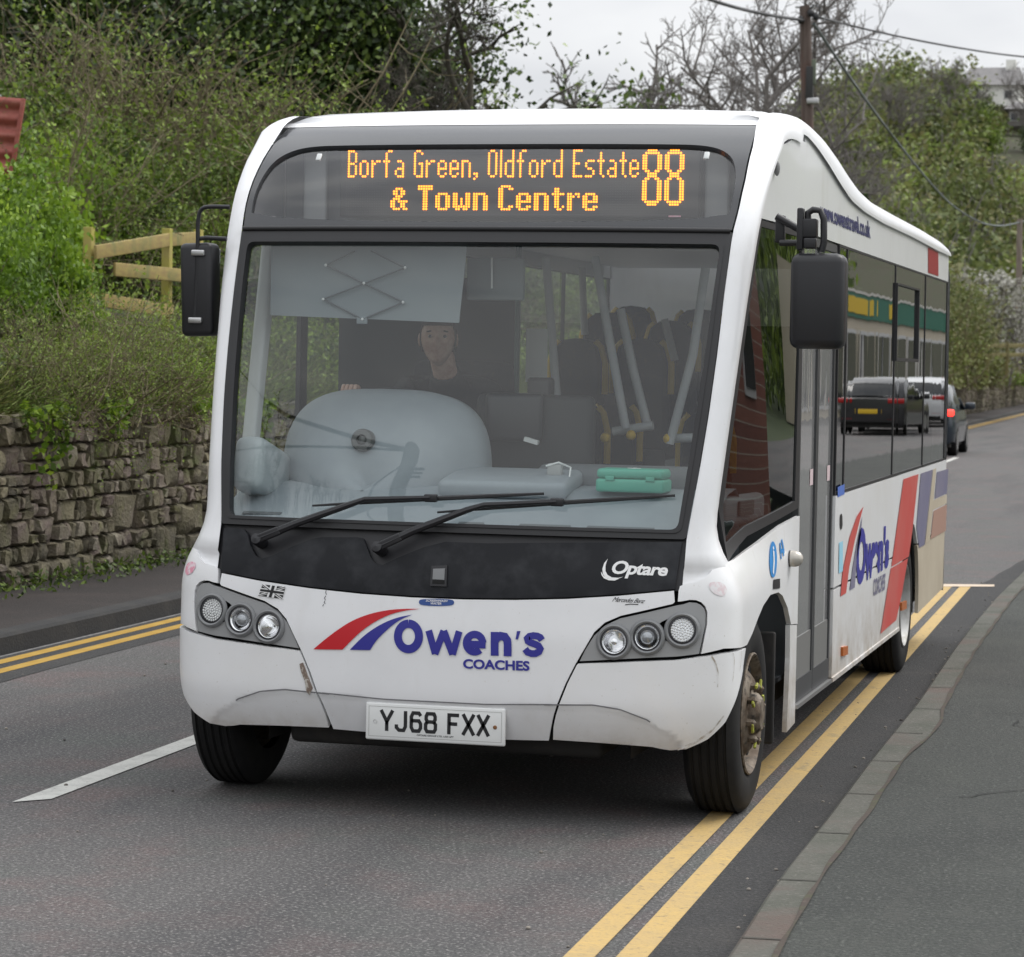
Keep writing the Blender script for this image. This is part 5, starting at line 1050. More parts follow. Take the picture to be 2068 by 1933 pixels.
def proto(kind):
    if kind in PROTO: return PROTO[kind]
    if kind == 'leafy':
        P, t, C = clumps(6500, 46, .95, .95, .15, 1.55, .16); st = [(wander((RNG.normal()*.12, RNG.normal()*.12, 0), c, np.linalg.norm(c), 5, .12)[0], .014, .004) for c in C]
        r = [('foliage', leaf_mesh('foliage', P, .075, t, BRIGHT, .62)), ('stems', twig_mesh('stems', st, DEADT))]
    elif kind == 'olive':
        P, t, C = clumps(6500, 50, 1.0, 1.0, .1, 1.9, .19); st = []
        for c in C: st.append((wander((RNG.normal()*.2, RNG.normal()*.2, 0), c, np.linalg.norm(c)*1.2, 6, .14)[0], .014, .003))
        for _ in range(70): st.append((wander((RNG.normal()*.5, RNG.normal()*.5, .3), RNG.normal(size=3)+np.array([0, 0, 1.2]), 1.5, 6, .2, .05)[0], .008, .002))
        r = [('foliage', leaf_mesh('foliage', P, .07, t, OLIVE, .55)), ('stems', twig_mesh('stems', st, DEADT))]
    elif kind == 'bramble':
        st = []; pp = []
        for _ in range(150):
            p0 = np.array([RNG.normal()*.6, RNG.normal()*.6, 0]); pts, _d = wander(p0, RNG.normal(size=3)*.55+np.array([0, 0, 1]), RNG.uniform(1.6, 3.0), 9, .13, .06); st.append((pts, .011, .003))
            for i in range(3, 10):
                if RNG.random() < .8:
                    q, _d = wander(pts[i], RNG.normal(size=3)+np.array([0, 0, .3]), RNG.uniform(.3, .8), 4, .2, .02); st.append((q, .0045, .0015)); pp += list(q[1:])
        for _ in range(16):
            pts, _d = wander((RNG.normal()*.7, RNG.normal()*.7, 0), RNG.normal(size=3)*.5+np.array([0, 0, 1]), RNG.uniform(2.2, 3.4), 10, .11, .03); st.append((pts, .024, .006))
            for i in range(4, 10):
                q, _d = wander(pts[i], RNG.normal(size=3)+np.array([0, 0, .4]), RNG.uniform(.5, 1.2), 5, .15, .02); st.append((q, .008, .002))
        pp = np.array(pp); pp = np.concatenate([pp, pp+RNG.normal(size=pp.shape)*.05]); P, t, C = clumps(1000, 30, .9, .9, .1, 1.2, .25)
        r = [('foliage', leaf_mesh('foliage', np.concatenate([pp, P]), .055, np.concatenate([.45+.55*RNG.random(len(pp)), t*.8]), OLIVE, .55)), ('stems', twig_mesh('stems', st, DEADT))]
    elif kind == 'ivy':
        P, t, C = clumps(17000, 90, 1.5, 1.5, .3, 5.6, .30, .5); ln, tp = tree_lines(4.2, .14, .5, 3, (7, 4, 3), wob=.15)
        P2 = tp[RNG.integers(0, len(tp), 2600)]+RNG.normal(size=(2600, 3))*.3; P2[:, 2] = np.abs(P2[:, 2])
        r = [('crown', leaf_mesh('crown', np.concatenate([P, P2]), .105, np.concatenate([t, RNG.random(2600)]), IVY, .7)), ('trunk', twig_mesh('trunk', ln, BARK))]
    elif kind == 'clad':
        ln, tp = tree_lines(4.9, .13, .62, 5, (8, 6, 6, 5, 4), lean=(.25, -.1), wob=.2, first=.3, ratio=.58); ln = [(p, a*.8 if a < .06 else a, c*.8) for p, a, c in ln]; P = []
        for pts, r0, r1 in ln[:10]:
            for q in pts[:4]: P.append(q+RNG.normal(size=(420, 3))*.2)
        P = np.concatenate(P); P[:, 2] = np.abs(P[:, 2])
        r = [('ivy_growth', leaf_mesh('ivy_growth', P, .09, RNG.random(len(P)), IVY, .7)), ('trunk', twig_mesh('trunk', ln, BARK))]
    elif kind == 'bare':
        ln, tp = tree_lines(6.0, .15, .62, 5, (14, 6, 5, 4, 3), wob=.11, first=.16, ratio=.60, upb=.42)
        P, t, C = clumps(2600, 30, .5, .5, .2, 3.2, .3)
        r = [('trunk', twig_mesh('trunk', [(p, max(a*.75, .008), max(c*.75, .0055)) for p, a, c in ln], BARKF)), ('ivy_growth', leaf_mesh('ivy_growth', P, .16, t, IVY, .7))]
    elif kind == 'fartree':
        P, t, C = clumps(5600, 64, 1.8, 1.8, .6, 4.0, .27, .4); ln, tp = tree_lines(3.4, .12, .5, 4, (7, 4, 4, 3), wob=.14)
        r = [('crown', leaf_mesh('crown', P, .15, t, OLIVE, .6)), ('trunk', twig_mesh('trunk', [(p, max(a, .012), max(c, .008)) for p, a, c in ln], BARKF))]
    elif kind == 'scrub':
        P, t, C = clumps(7000, 70, 1.1, 1.1, .1, 2.2, .2, .4); st = []
        for c in C: st.append((wander((RNG.normal()*.4, RNG.normal()*.4, 0), c*np.array([.7, .7, 1.2]), np.linalg.norm(c)*1.25, 5, .12)[0], .014, .005))
        r = [('foliage', leaf_mesh('foliage', P, .085, t, FARG, .5)), ('stems', twig_mesh('stems', st, DEADT))]
    elif kind == 'conifer':
        z = RNG.random(7000)**1.3; a = RNG.random(7000)*6.283; rr = (1-z)*1.1*(.45+.55*RNG.random(7000))*(1+.3*np.sin(z*40)); P = np.stack([rr*np.cos(a), rr*np.sin(a), z*5], 1)
        r = [('crown', leaf_mesh('crown', P, .16, RNG.random(7000)*.8, IVY, .4)), ('trunk', twig_mesh('trunk', [(np.array([[0, 0, 0], [0, 0, 2.5], [0, 0, 4.8]]), .10, .03)], BARK))]
    elif kind == 'blossom':
        ln, tp = tree_lines(1.7, .05, .62, 4, (8, 5, 4, 3), wob=.2, first=.12, ratio=.66); q = np.concatenate([l[0] for l in ln[30:]]); P = q[RNG.integers(0, len(q), 5200)]+RNG.normal(size=(5200, 3))*.07
        r = [('blossom', leaf_mesh('blossom', P, .065, RNG.random(5200), BLOSSOM, .8)), ('stems', twig_mesh('stems', [(p, max(a, .008), max(c, .005)) for p, a, c in ln], BARKF))]
    PROTO[kind] = r; return r
def plant(kind, name, x, y, sc, label, cat, group=None, z=None, sz=None, rot=None):
    t = thing(name, (x, y, (float(terr(x, y)) if z is None else z)-.05), label, cat, group)
    for nm, me in proto(kind):
        o = bpy.data.objects.new(nm, me); COL.objects.link(o); o.parent = t
    t.scale = (sc, sc, sz or sc); t.rotation_euler = (0, 0, RNG.random()*6.28 if rot is None else rot); return t
def ux(u, y): return float(ony(u*DP, 760, y)[0])
gl, go_, gb, gi, gs_ = 'bright shrubs above the stone wall', 'olive shrubs on the bank', 'twiggy thickets on the bank', 'dark ivy-covered trees on the bank', 'scrub along the far roadside'
for u, y, sc, lb, sz in ((30, 13.0, .62, 'bright green shrub over the wall, largest one left of the broken timber fence', 1.0), (-60, 12.0, .7, 'bright green shrub cut by the left picture edge, just above the wall', .9), (105, 13.6, .5, 'bright green shrub below the lone yellow fence post', .75), (-10, 17.2, 1.0, 'bright green shrub below the red corrugated sheet', 1.1), (212, 11.9, .4, 'small bright shrub spilling over the stone wall below the fence', .3), (350, 12.2, .36, 'small bright shrub above the wall beside the black left mirror', .36), (95, 21.5, 1.0, 'feathery green shrub right of the red corrugated sheet', 1.35), (215, 24, 1.0, 'feathery green shrub straight above the broken timber fence', 1.25)):
    plant('leafy', 'leafy_shrub', ux(u, y), y, sc, lb, 'shrub', gl, sz=sz)
for u, y, sc, lb in ((290, 22.5, .8, 'olive shrub directly behind the timber fence rails'), (170, 23.5, 1.2, 'olive shrub behind the lone yellow fence post'), (330, 23.5, 1.15, 'olive shrub behind the fence beside the left mirror arm'), (410, 25, 1.3, 'olive shrub behind the white left pillar of the bus'), (20, 24, 1.3, 'olive shrub behind the red corrugated sheet'), (960, 37, 1.3, 'olive shrub above the roof under the leaning bare tree'), (1060, 41, 1.2, 'olive shrub above the roof at the right end of the bank'), (860, 33, 1.2, 'olive shrub above the roof left of the leaning bare tree')):
    plant('olive', 'olive_shrub', ux(u, y), y, sc, lb, 'shrub', go_)
for u, y, sc, lb in ((60, 25.5, 1.35, 'tangled twiggy thicket at the top left above the red sheet'), (190, 26, 1.45, 'tangled twiggy thicket straight above the lone fence post'), (315, 26.5, 1.45, 'tangled twiggy thicket above the fence corner post'), (440, 27, 1.4, 'tangled twiggy thicket beside the upper left bus corner'), (540, 28.5, 1.3, 'tangled twiggy thicket above the left end of the bus roof'), (130, 21.5, .9, 'smaller twiggy thicket between fence post and red sheet')):
    plant('bramble', 'twiggy_thicket', ux(u, y), y, sc, lb, 'thicket', gb)
for x, y, sc, lb in ((-5.55, 8.2, .36, 'small dry bramble hanging over the wall top at the left picture edge'), (-5.6, 9.4, .42, 'small dry bramble hanging over the middle of the visible wall top'), (-5.6, 10.5, .38, 'small dry bramble hanging over the wall top next to the bus pillar')):
    plant('bramble', 'wall_bramble', x, y, sc, lb, 'bramble', 'brambles hanging over the stone wall', z=1.25)
for u, y, sc, lb in ((-30, 32, 1.0, 'dark ivy-covered tree in the top left corner'), (110, 33, 1.05, 'dark ivy-covered tree second from the left edge'), (250, 33.5, 1.05, 'dark ivy-covered tree third from the left edge'), (400, 33, 1.1, 'dark ivy-covered tree above the left bus pillar'), (540, 32, 1.1, 'dark ivy-covered tree above the left roof corner'), (660, 32.5, 1.15, 'dark ivy-covered tree above the start of the route text'), (770, 33, 1.05, 'dark ivy-covered tree next to the open sky'), (600, 35, 1.2, 'dark ivy-covered tree behind the others, above the roof')):
    plant('ivy', 'ivy_tree', ux(u, y), y, sc, lb, 'tree', gi)
plant('clad', 'bare_tree', ux(850, 31), 31, .88, 'leaning bare tree with ivy on its trunk against the sky above the bus roof', 'tree', rot=0.2)
plant('bare', 'bare_tree', ux(1478, 70), 70, 1.36, 'wide bare tree standing left of the tall utility pole', 'tree', rot=2.0)
plant('bare', 'bare_tree', ux(1612, 95), 95, .95, 'smaller bare tree behind the right side of the utility pole', 'tree')
plant('fartree', 'round_tree', ux(1168, 80), 80, 2.1, 'round green tree above the middle of the bus roof', 'tree')
for u, y, sc, lb in ((1270, 85, 1.55, 'low green tree above the roof between round tree and bare tree'), (1395, 78, 1.6, 'low dark green tree at the foot of the wide bare tree'), (1335, 90, 1.7, 'low green tree behind the wide bare tree')):
    plant('fartree', 'low_tree', ux(u, y), y, sc, lb, 'tree', 'low trees above the bus roof')
for u, y, sc, lb in ((1625, 60, 1.7, 'brown-green roadside scrub next to the rear roof slope'), (1690, 66, 1.6, 'brown-green roadside scrub right of the dark conifer'), (1745, 74, 1.9, 'brown-green roadside scrub above the rear of the bus roof'), (1800, 82, 2.0, 'brown-green roadside scrub above the rear red corner block'), (1855, 90, 1.9, 'brown-green roadside scrub left of the white blossom'), (1900, 104, 1.5, 'brown-green roadside scrub behind the white blossom'), (1965, 122, 1.25, 'brown-green roadside scrub behind the second pole'), (2010, 128, 1.3, 'brown-green roadside scrub cut by the right picture edge')):
    plant('scrub', 'roadside_scrub', ux(u, y), y, sc, lb, 'scrub', gs_)
plant('conifer', 'conifer', ux(1672, 64), 64, 1.05, 'dark green conifer showing over the rear roof slope', 'tree'); 
plant('blossom', 'blossom_bush', ux(1885, 94), 94, 2.1, 'white flowering blackthorn bush right of the bus rear', 'bush'); plant('blossom', 'blossom_bush', ux(1960, 100), 100, 1.1, 'smaller white flowering bush beside the second pole', 'bush')
for u, y, sc, lb in ((1850, 96, .75, 'low bright bush above the dark car'), (1905, 102, .7, 'low bright bush on the verge left of the second pole'), (1970, 112, .75, 'low bright bush on the verge right of the second pole')):
    plant('leafy', 'verge_bush', ux(u, y), y, sc, lb, 'bush', 'low bushes on the far verge', sz=sc*.6)
for u, y, sc, lb in ((1735, 205, .95, 'bare ridge tree left of the yellow-green ridge tree'), (1810, 215, 1.0, 'bare ridge tree in the middle of the skyline'), (1985, 225, 1.0, 'bare ridge tree at the right picture edge')):
    plant('bare', 'ridge_tree', ux(u, y), y, sc, lb, 'tree', 'bare trees on the hill ridge')
plant('fartree', 'ridge_tree', ux(1885, 215), 215, 1.5, 'yellow-green leafy tree on the ridge next to the white house', 'tree')
# undergrowth on the bank: clumpy leaves and grass
n = 120000; y = 3+(RNG.random(n)**1.5)*50; s = RNG.random(n)**1.4*11; x = -5.32-.018*y-s
hgt = .12+.35*np.clip(np.sin(x*2.1+y*1.3)*np.sin(y*.8-x)+.4, 0, 1)+.2*np.clip(np.sin(x*5+1)*np.sin(y*4.3), 0, 1)
z = terr(x, y)+RNG.random(n)**1.2*hgt*1.2; t = np.clip(.5+.5*np.sin(x*1.7+y*.9)*np.sin(y*1.1)+RNG.normal(size=n)*.2, 0, 1)
o = link('bank_undergrowth', leaf_mesh('bank_undergrowth', np.stack([x, y, z], 1), .06, t, OLIVE, .5)); tag(o, kind='stuff')
gl_ = []
for _ in range(17000):
    yy_ = 3+RNG.random()**1.3*24; s = RNG.random()**2*2.5; p = np.array([-5.25-.018*yy_-s, yy_, 0]); p[2] = 1.27 if s < .2 else float(terr(p[0], p[1])); d = np.array([RNG.normal()*.5+(.5 if s < .5 else .1), RNG.normal()*.5, .9]); gl_.append((wander(p, d, RNG.uniform(.18, .5)*(1.7 if RNG.random() < .25 else 1), 5, .15, .13)[0], .004, .0012))
o = link('bank_grass', twig_mesh('bank_grass', gl_, mat('grass_blade', (.19, .20, .05), .7, noise=[(2, (.14, .22, .035), .4, .6), (9, (.26, .20, .10), .54, .70)]), 2)); tag(o, kind='stuff')
n = 5000; y = 4+RNG.random(n)*16; y = y[np.sin(y*1.7)+np.sin(y*4.1+1)*.8 > .45]; n = len(y); drop = RNG.random(n)**2.0*.5*np.clip(np.sin(y*1.7)+np.sin(y*4.1+1)*.8-.3, 0, 1.4); P = np.stack([-5.10-.018*y+RNG.random(n)*.10, y, 1.36-drop+RNG.normal(size=n)*.03], 1)
o = link('trailing_ivy', leaf_mesh('trailing_ivy', P, .065, RNG.random(n), BRIGHT, .7)); tag(o, kind='stuff')
n = 2600; y = 4+RNG.random(n)*16; P = np.stack([-5.08-.018*y+RNG.random(n)**2*.35, y, .125+RNG.random(n)**2*.10], 1); o = link('wall_foot_weeds', leaf_mesh('wall_foot_weeds', P, .045, RNG.random(n)*.7, OLIVE, .5)); tag(o, kind='stuff')
# far roadside cover and the wooded hill
n = 40000; y = 45+RNG.random(n)*110; s = RNG.random(n)**1.3*16; x = -5.45-.018*y-s; z = terr(x, y)+RNG.random(n)*(.3+.9*np.clip(np.sin(x*.9+y*.35)*np.sin(y*.5), 0, 1)); o = link('far_undergrowth', leaf_mesh('far_undergrowth', np.stack([x, y, z], 1), .2, np.clip(.5+.4*np.sin(y*.3+x)+RNG.normal(size=n)*.2, 0, 1), OLIVE, .6)); tag(o, kind='stuff')
PP = []; TT = []; st = []
for _ in range(520):
    y0 = RNG.uniform(140, 300); u0 = RNG.uniform(1540, 2060); x0 = ux(u0, y0)
    if u0 > 1870 and 205 < y0 < 250: continue
    z0 = float(terr(x0, y0)); h = RNG.uniform(3.5, 6.5)*(.6 if u0 > 1850 and y0 < 206 else 1); r_ = RNG.uniform(1.5, 2.8); nn_ = 190; c = RNG.normal(size=(9, 3))*np.array([r_*.5, r_*.5, h*.2])+np.array([0, 0, h*.6]); i = RNG.integers(0, 9, nn_)
    PP.append(np.array([x0, y0, z0])+np.abs(c[i])*np.array([0, 0, 1])+c[i]*np.array([1, 1, 0])+RNG.normal(size=(nn_, 3))*r_*.28); TT.append(np.clip(RNG.random()+RNG.normal(size=nn_)*.15, 0, 1))
    for k in range(2): st.append((wander((x0+RNG.normal()*.6, y0, z0), (RNG.normal()*.25, 0, 1), h*RNG.uniform(.8, 1.15), 5, .08)[0], .10, .03))
me = leaf_mesh('crowns', np.concatenate(PP), .5, np.concatenate(TT), FARG, .55); o = link('hillside_wood', me); tag(o, kind='stuff'); q = link('trunks', twig_mesh('trunks', st, BARKF), o)

# ------------------------------------------------------------------ timber fence, red sheet, poles, far fence
TIMB = mat('new_timber', (.34, .265, .085), .75, noise=[(6, (.26, .18, .075), .4, .7, (.3, 1, 4)), (40, (.18, .14, .07), .55, .75), (3, (.16, .17, .06), .5, .7)])
TIMBP = mat('timber_green', (.34, .31, .06), .75, noise=(8, (.34, .27, .10), .4, .7))
def beam(a, b, w, d):
    a, b = Vector(a), Vector(b); m = MB(); m.box((a+b)/2, ((b-a).length, d, w), (b-a).to_track_quat('X', 'Z').to_matrix(), bev=.008); return m
fp = [at(173, 480, 17.2), at(325, 500, 19.3)]
fz = [float(terr(p.x, p.y)) for p in fp]
fence = thing('timber_fence', (fp[0].x, fp[0].y, fz[0]), 'pale yellow timber post and rail fence on the bank left of the bus', 'fence')
P1t, P2t = at(173, 441, 17.2), at(325, 444, 19.3); 
for p, z0 in ((P1t, fz[0]), (P2t, fz[1])): beam((p.x, p.y, z0-.3), p, .10, .10).build('post', TIMBP, fence, 40)
P3 = at(385, 462, 21.5)
beam((P3.x, P3.y, float(terr(P3.x, P3.y))-.2), P3+Vector((0, 0, .1)), .10, .10).build('post', TIMBP, fence, 40)
beam(at(185, 490, 17.1), at(326, 466, 19.22), .15, .035).build('rail', TIMB, fence, 40); beam(at(326, 466, 19.22), P3, .15, .035).build('rail', TIMB, fence, 40)
beam(at(222, 523, 17.6), at(364, 536, 19.6), .15, .035).build('rail', TIMB, fence, 40); beam(at(200, 583, 17.5), at(335, 605, 19.2), .15, .035).build('rail', TIMB, fence, 40)
REDS = mat('red_sheet', (.30, .075, .055), .6, noise=[(4, (.38, .15, .11), .45, .75, (.4, 1, 3)), (20, (.20, .05, .04), .5, .75)])
rp = [at(-70, 182, 20), at(48, 192, 20), at(22, 352, 20), at(-90, 352, 20)]
rsht = thing('red_corrugated_sheet', (rp[3].x, rp[3].y, float(terr(rp[3].x, 20))), 'weathered red corrugated sheet leaning among the shrubs at the left picture edge', 'metal sheet')
rows = []
for i in range(41):
    t = i/40; a_ = rp[0].lerp(rp[3], t); b_ = rp[1].lerp(rp[2], t); k = .03*math.sin(t*math.pi*2*5); rows.append([tuple(a_.lerp(b_, q)+Vector((0, -k, 0))) for q in np.linspace(0, 1, 5)])
MB().grid(rows+[[(p[0], p[1]+.02, p[2]) for p in r] for r in rows[::-1]]).build('sheet', REDS, rsht, 60)
beam(rp[1]+Vector((0, -.03, 0)), rp[2]+Vector((0, -.03, 0)), .05, .04).build('edge_strip', REDS, rsht, 40); beam(rp[2]+Vector((-.5, .06, .3)), (rp[2].x-.5, 20.06, float(terr(rp[2].x, 20))-.2), .09, .09).build('support_post', BARK, rsht, 40)
POLEW = mat('pole_wood', (.085, .060, .050), .85, noise=[(3, (.13, .10, .085), .4, .7, (6, 6, .4)), (1, (.15, .075, .06), .5, .75)])
pt_ = at(1563, 12, 50); pb_ = at(1569, 300, 50); dirp = (pb_-pt_).normalized(); base = pt_+dirp*((pt_.z-1.3)/-dirp.z)
up = thing('utility_pole', base, 'tall brown wooden utility pole with cables behind the bus roof', 'utility pole')
MB().tube([base-Vector((0, 0, .5)), base.lerp(pt_, .5), pt_], [.16, .145, .125], 16).build('pole', POLEW, up, 60)
MB().box(pt_+Vector((0, -.02, -.02)), (.42, .08, .05), bev=.01).build('cap_bracket', STEEL, up, 40)
MB().box(at(1572, 160, 49.85), (.16, .14, .70), bev=.02).build('cable_box', mat('box_dark', (.03, .03, .03), .6), up, 40); MB().box(at(1580, 140, 49.85), (.10, .10, .55), bev=.02).build('fuse_box', mat('box_green', (.12, .14, .10), .6), up, 40); MB().box(at(1578, 196, 49.85), (.26, .12, .14), bev=.02).build('clamp', STEEL, up, 40)
MB().tube([at(1566, 25, 49.9), at(1580, 10, 49.9), at(1592, 14, 49.9), at(1590, 28, 49.9), at(1576, 32, 49.9)], .018, 6).build('cable_loop', RUBBER, up, 50)
for uv in ((1574, 26), (1584, 32), (1554, 38)): MB().ball(at(*uv, 49.85), (.07, .07, .09), 10, 8).build('insulator', RUBBER, up, 60)
CAB = mat('cable', (.02, .02, .022), .6)
def cable(name, pts, r, label, m=CAB):
    pts = [np.array(p) for p in pts]; pts = chaikin(pts, 3, False); o = MB().tube([tuple(p) for p in pts], r, 6).build(name, m, None, 60); tag(o, label, 'cable'); return o
cable('overhead_cable', [at(1562, 40, 50), at(1470, 26, 44), at(1375, 0, 38), at(1200, -70, 29), at(1000, -190, 20)], .034, 'overhead cable running up and left from the utility pole across the sky')
cable('overhead_cable', [at(1584, 32, 50), at(1700, 62, 58), at(1850, 92, 66), at(1988, 112, 74), at(2150, 120, 85)], .026, 'overhead cable crossing the sky from the utility pole to the right edge')
cable('overhead_cable', [at(1580, 46, 50), at(1650, 152, 60), at(1740, 275, 72), at(1830, 385, 92), at(1878, 420, 103), at(1925, 441, 112), at(1979, 434, 118), at(2080, 400, 128)], .036, 'thick cable dropping from the utility pole towards the second pole', mat('cable_grey', (.09, .11, .11), .5))
p2t, p2b = at(1980, 425, 118), at(1976, 708, 118); p2 = thing('second_pole', p2b, 'thin pale wooden pole near the right picture edge beside the white bush', 'utility pole')
MB().tube([p2b-Vector((0, 0, 1)), p2b.lerp(p2t, .5), p2t], [.17, .15, .13], 12).build('pole', mat('pole_pale', (.23, .19, .16), .85, noise=(2, (.15, .11, .09), .4, .7, (5, 5, .5))), p2, 60); MB().box(p2t.lerp(p2b, .62)+Vector((0, -.16, 0)), (.22, .06, .3), bev=.01).build('pole_sign', mat('pole_sign', (.4, .2, .12), .6), p2, 40)
ff = thing('far_rail_fence', at(1850, 700, 84), 'low weathered two-rail fence along the far verge right of the bus', 'fence')
TW = mat('old_timber', (.19, .165, .06), .85, noise=(4, (.13, .11, .05), .4, .7))
for v0, v1 in ((672, 670), (690, 688)): beam(at(1835, v0+1, 84), at(2060, v1, 92), .15, .05).build('rail', TW, ff, 40)
for u in (1842, 1880, 1918, 1956, 1994, 2032): a_ = at(u, 664, 84.2+(u-1842)/29); beam(a_, a_-Vector((0, 0, 1.3)), .12, .12).build('post', TW, ff, 40)

# houses on the hill
def house(name, x, y, z, w, d, h, rh, wall, roof, label):
    t = thing(name, (x, y, z), label, 'house'); MB().box((x, y, z+h/2), (w, d, h)).build('wall', wall, t)
    b = MB(); b.add([(x-w/2-.4, y-d/2-.4, z+h), (x+w/2+.4, y-d/2-.4, z+h), (x+w/2+.4, y+d/2+.4, z+h), (x-w/2-.4, y+d/2+.4, z+h), (x-w/2+.2, y, z+h+rh), (x+w/2-.2, y, z+h+rh)], [(0, 1, 5, 4), (2, 3, 4, 5), (1, 2, 5), (3, 0, 4), (0, 3, 2, 1)]); rf = b.build('roof', roof, t); MB().box((x+w*.3, y, z+h+rh), (.9, .9, 1.3)).build('chimney', wall, rf)
    for k in (-.30, .30):
        f = MB().box((x+w*k, y-d/2-.02, z+h*.55), (.8, .06, .8)).build('window', mat('frame_white', (.6, .6, .6), .5), t); MB().box((x+w*k, y-d/2-.05, z+h*.55), (.66, .06, .66)).build('pane', mat('pane_dark', (.03, .035, .04), .1), f)
    return t
RENDR = mat('house_render', (.62, .60, .55), .8); SLATE = mat('slate', (.17, .165, .165), .7, noise=(2, (.22, .21, .21), .4, .7)); 
hp = at(1930, 190, 245); house('white_house', hp.x, 245, hp.z-1.0, 5.0, 5, 1.9, 1.9, mat('white_render', (.80, .79, .75), .8), SLATE, 'white house with a grey slate roof high on the wooded hill')
hp = at(1990, 216, 240); house('grey_house', hp.x, 240, hp.z-1.5, 2.6, 4, 1.5, .8, mat('house_grey', (.14, .13, .12), .8), SLATE, 'small dark grey house right of and below the white hill house')
b = MB()

# ------------------------------------------------------------------ cars
CARBLUE = mat('car_paint_blue', (.014, .024, .036), .3, metal=.3, coat=.8); CARGLASS = mat('car_glass', (.012, .014, .016), .05); LAMPR = mat('tail_lit', (.5, .01, .01), .3, emit=((1, .03, .02), 3.0)); LAMPW = mat('lamp_clear', (.6, .6, .6), .15)
def car(name, loc, rz, label, paint, lit=False, group=None):
    t = thing(name, (0, 0, 0), label, 'car', group)
    # stations along the car: y from tail 0 to nose 4.3 ; (y, half width low, belt half width, belt z, bottom z)
    st = [(0, .78, .74, .92, .34), (.08, .86, .80, .96, .24), (.5, .90, .85, .98, .20), (1.3, .90, .86, .96, .19), (2.6, .90, .86, .93, .19), (3.3, .90, .85, .90, .20), (3.9, .87, .80, .80, .22), (4.22, .78, .70, .66, .28), (4.3, .66, .6, .58, .36)]
    rows = []
    for y, wl_, wb, zb, z0 in st:
        hlf = [(wl_*.86, z0), (wl_*.98, z0+.08), (wl_, z0+(zb-z0)*.45), (wl_*.995, z0+(zb-z0)*.75), (wb, zb), (wb*.75, zb+.025), (0, zb+.04)]
        rows.append([(a, y, z) for a, z in hlf]+[(-a, y, z) for a, z in hlf[-2::-1]])
    b = MB(); b.grid(rows); b.add(rows[0], [tuple(range(len(rows[0])))]); b.add(rows[-1], [tuple(range(len(rows[-1])))]); b.build('body', paint, t, 45)
    cab = [(.10, .70, .60, 1.02), (.32, .80, .58, 1.34), (.55, .82, .60, 1.45), (1.3, .84, .62, 1.50), (2.0, .84, .62, 1.49), (2.5, .84, .60, 1.40), (3.15, .84, .70, .98)]
    rows = [[(a, y, .90), (a*.985, y, .90+(z-.90)*.35), (w*1.08+(a-w)*.15, y, z-.06), (w*.9, y, z), (0, y, z+.02), (-w*.9, y, z), (-(w*1.08+(a-w)*.15), y, z-.06), (-a*.985, y, .90+(z-.90)*.35), (-a, y, .90)] for y, a, w, z in cab]
    b = MB(); b.grid(rows); b.build('cabin_glass', CARGLASS, t, 50)
    b = MB(); b.grid([[(p[0]*1.0, p[1], p[2]+.012) for p in r[2:7]] for r in rows[1:6]]); b.build('roof', paint, t, 50)
    for s_ in (-1, 1):
        for y0, y1 in ((.42, .62), (1.5, 1.6), (2.66, 2.85)):
            z1 = float(np.interp(y0+.1, [c[0] for c in cab], [c[3] for c in cab])); w1 = float(np.interp(y0+.1, [c[0] for c in cab], [c[2] for c in cab])); beam((s_*.85, (y0+y1)/2, .94), (s_*(w1*1.1+.02), (y0+y1)/2-(.1 if y0 > 2 else -.05), z1-.05), .03, y1-y0).build('pillar', paint, t, 40)
        MB().box((s_*1.0, 2.75, 1.02), (.22, .12, .15), bev=.04).build('door_mirror', paint, t, 50)
        MB().box((s_*.70, .05, .90), (.34, .14, .13), bev=.03).build('tail_lamp', LAMPR if lit else mat('tail_red', (.35, .01, .01), .2), t, 50)
        MB().box((s_*.62, .03, .42), (.26, .06, .035), bev=.01).build('reflector', mat('reflector_red', (.5, .03, .05), .3), t, 40)
        MB().box((s_*.62, 4.2, .66), (.34, .16, .12), bev=.04).build('headlamp', LAMPW, t, 50)
        for y in (.78, 3.45):
            w_ = MB().lathe([(-.2, .2), (-.2, .29), (-.17, .315), (-.02, .315), (0, .29), (0, .2), (-.02, .19), (-.02, .0001)], (s_, 0, 0), (s_*.905, y, .315), 28).build('wheel', TYRE, t, 40); MB().lathe([(.0, .2), (.006, .17), (-.006, .12), (.008, .05), (.008, .0001)], (s_, 0, 0), (s_*.905, y, .315), 20).build('rim', STEEL, w_, 40)
    MB().box((0, -.01, .62), (.53, .02, .12), bev=.004).build('number_plate', YELLOWP, t, 40)
    MB().box((0, 2.0, .26), (1.6, 3.7, .14)).build('underside', UNDER, t)
    t.location = loc; t.rotation_euler = (0, 0, rz); return t
car('dark_car', (-3.42, 46.2, 0), rad(1.0), 'dark blue hatchback with lit red tail lamp driving away behind the bus', CARBLUE, True)
CARS = {}
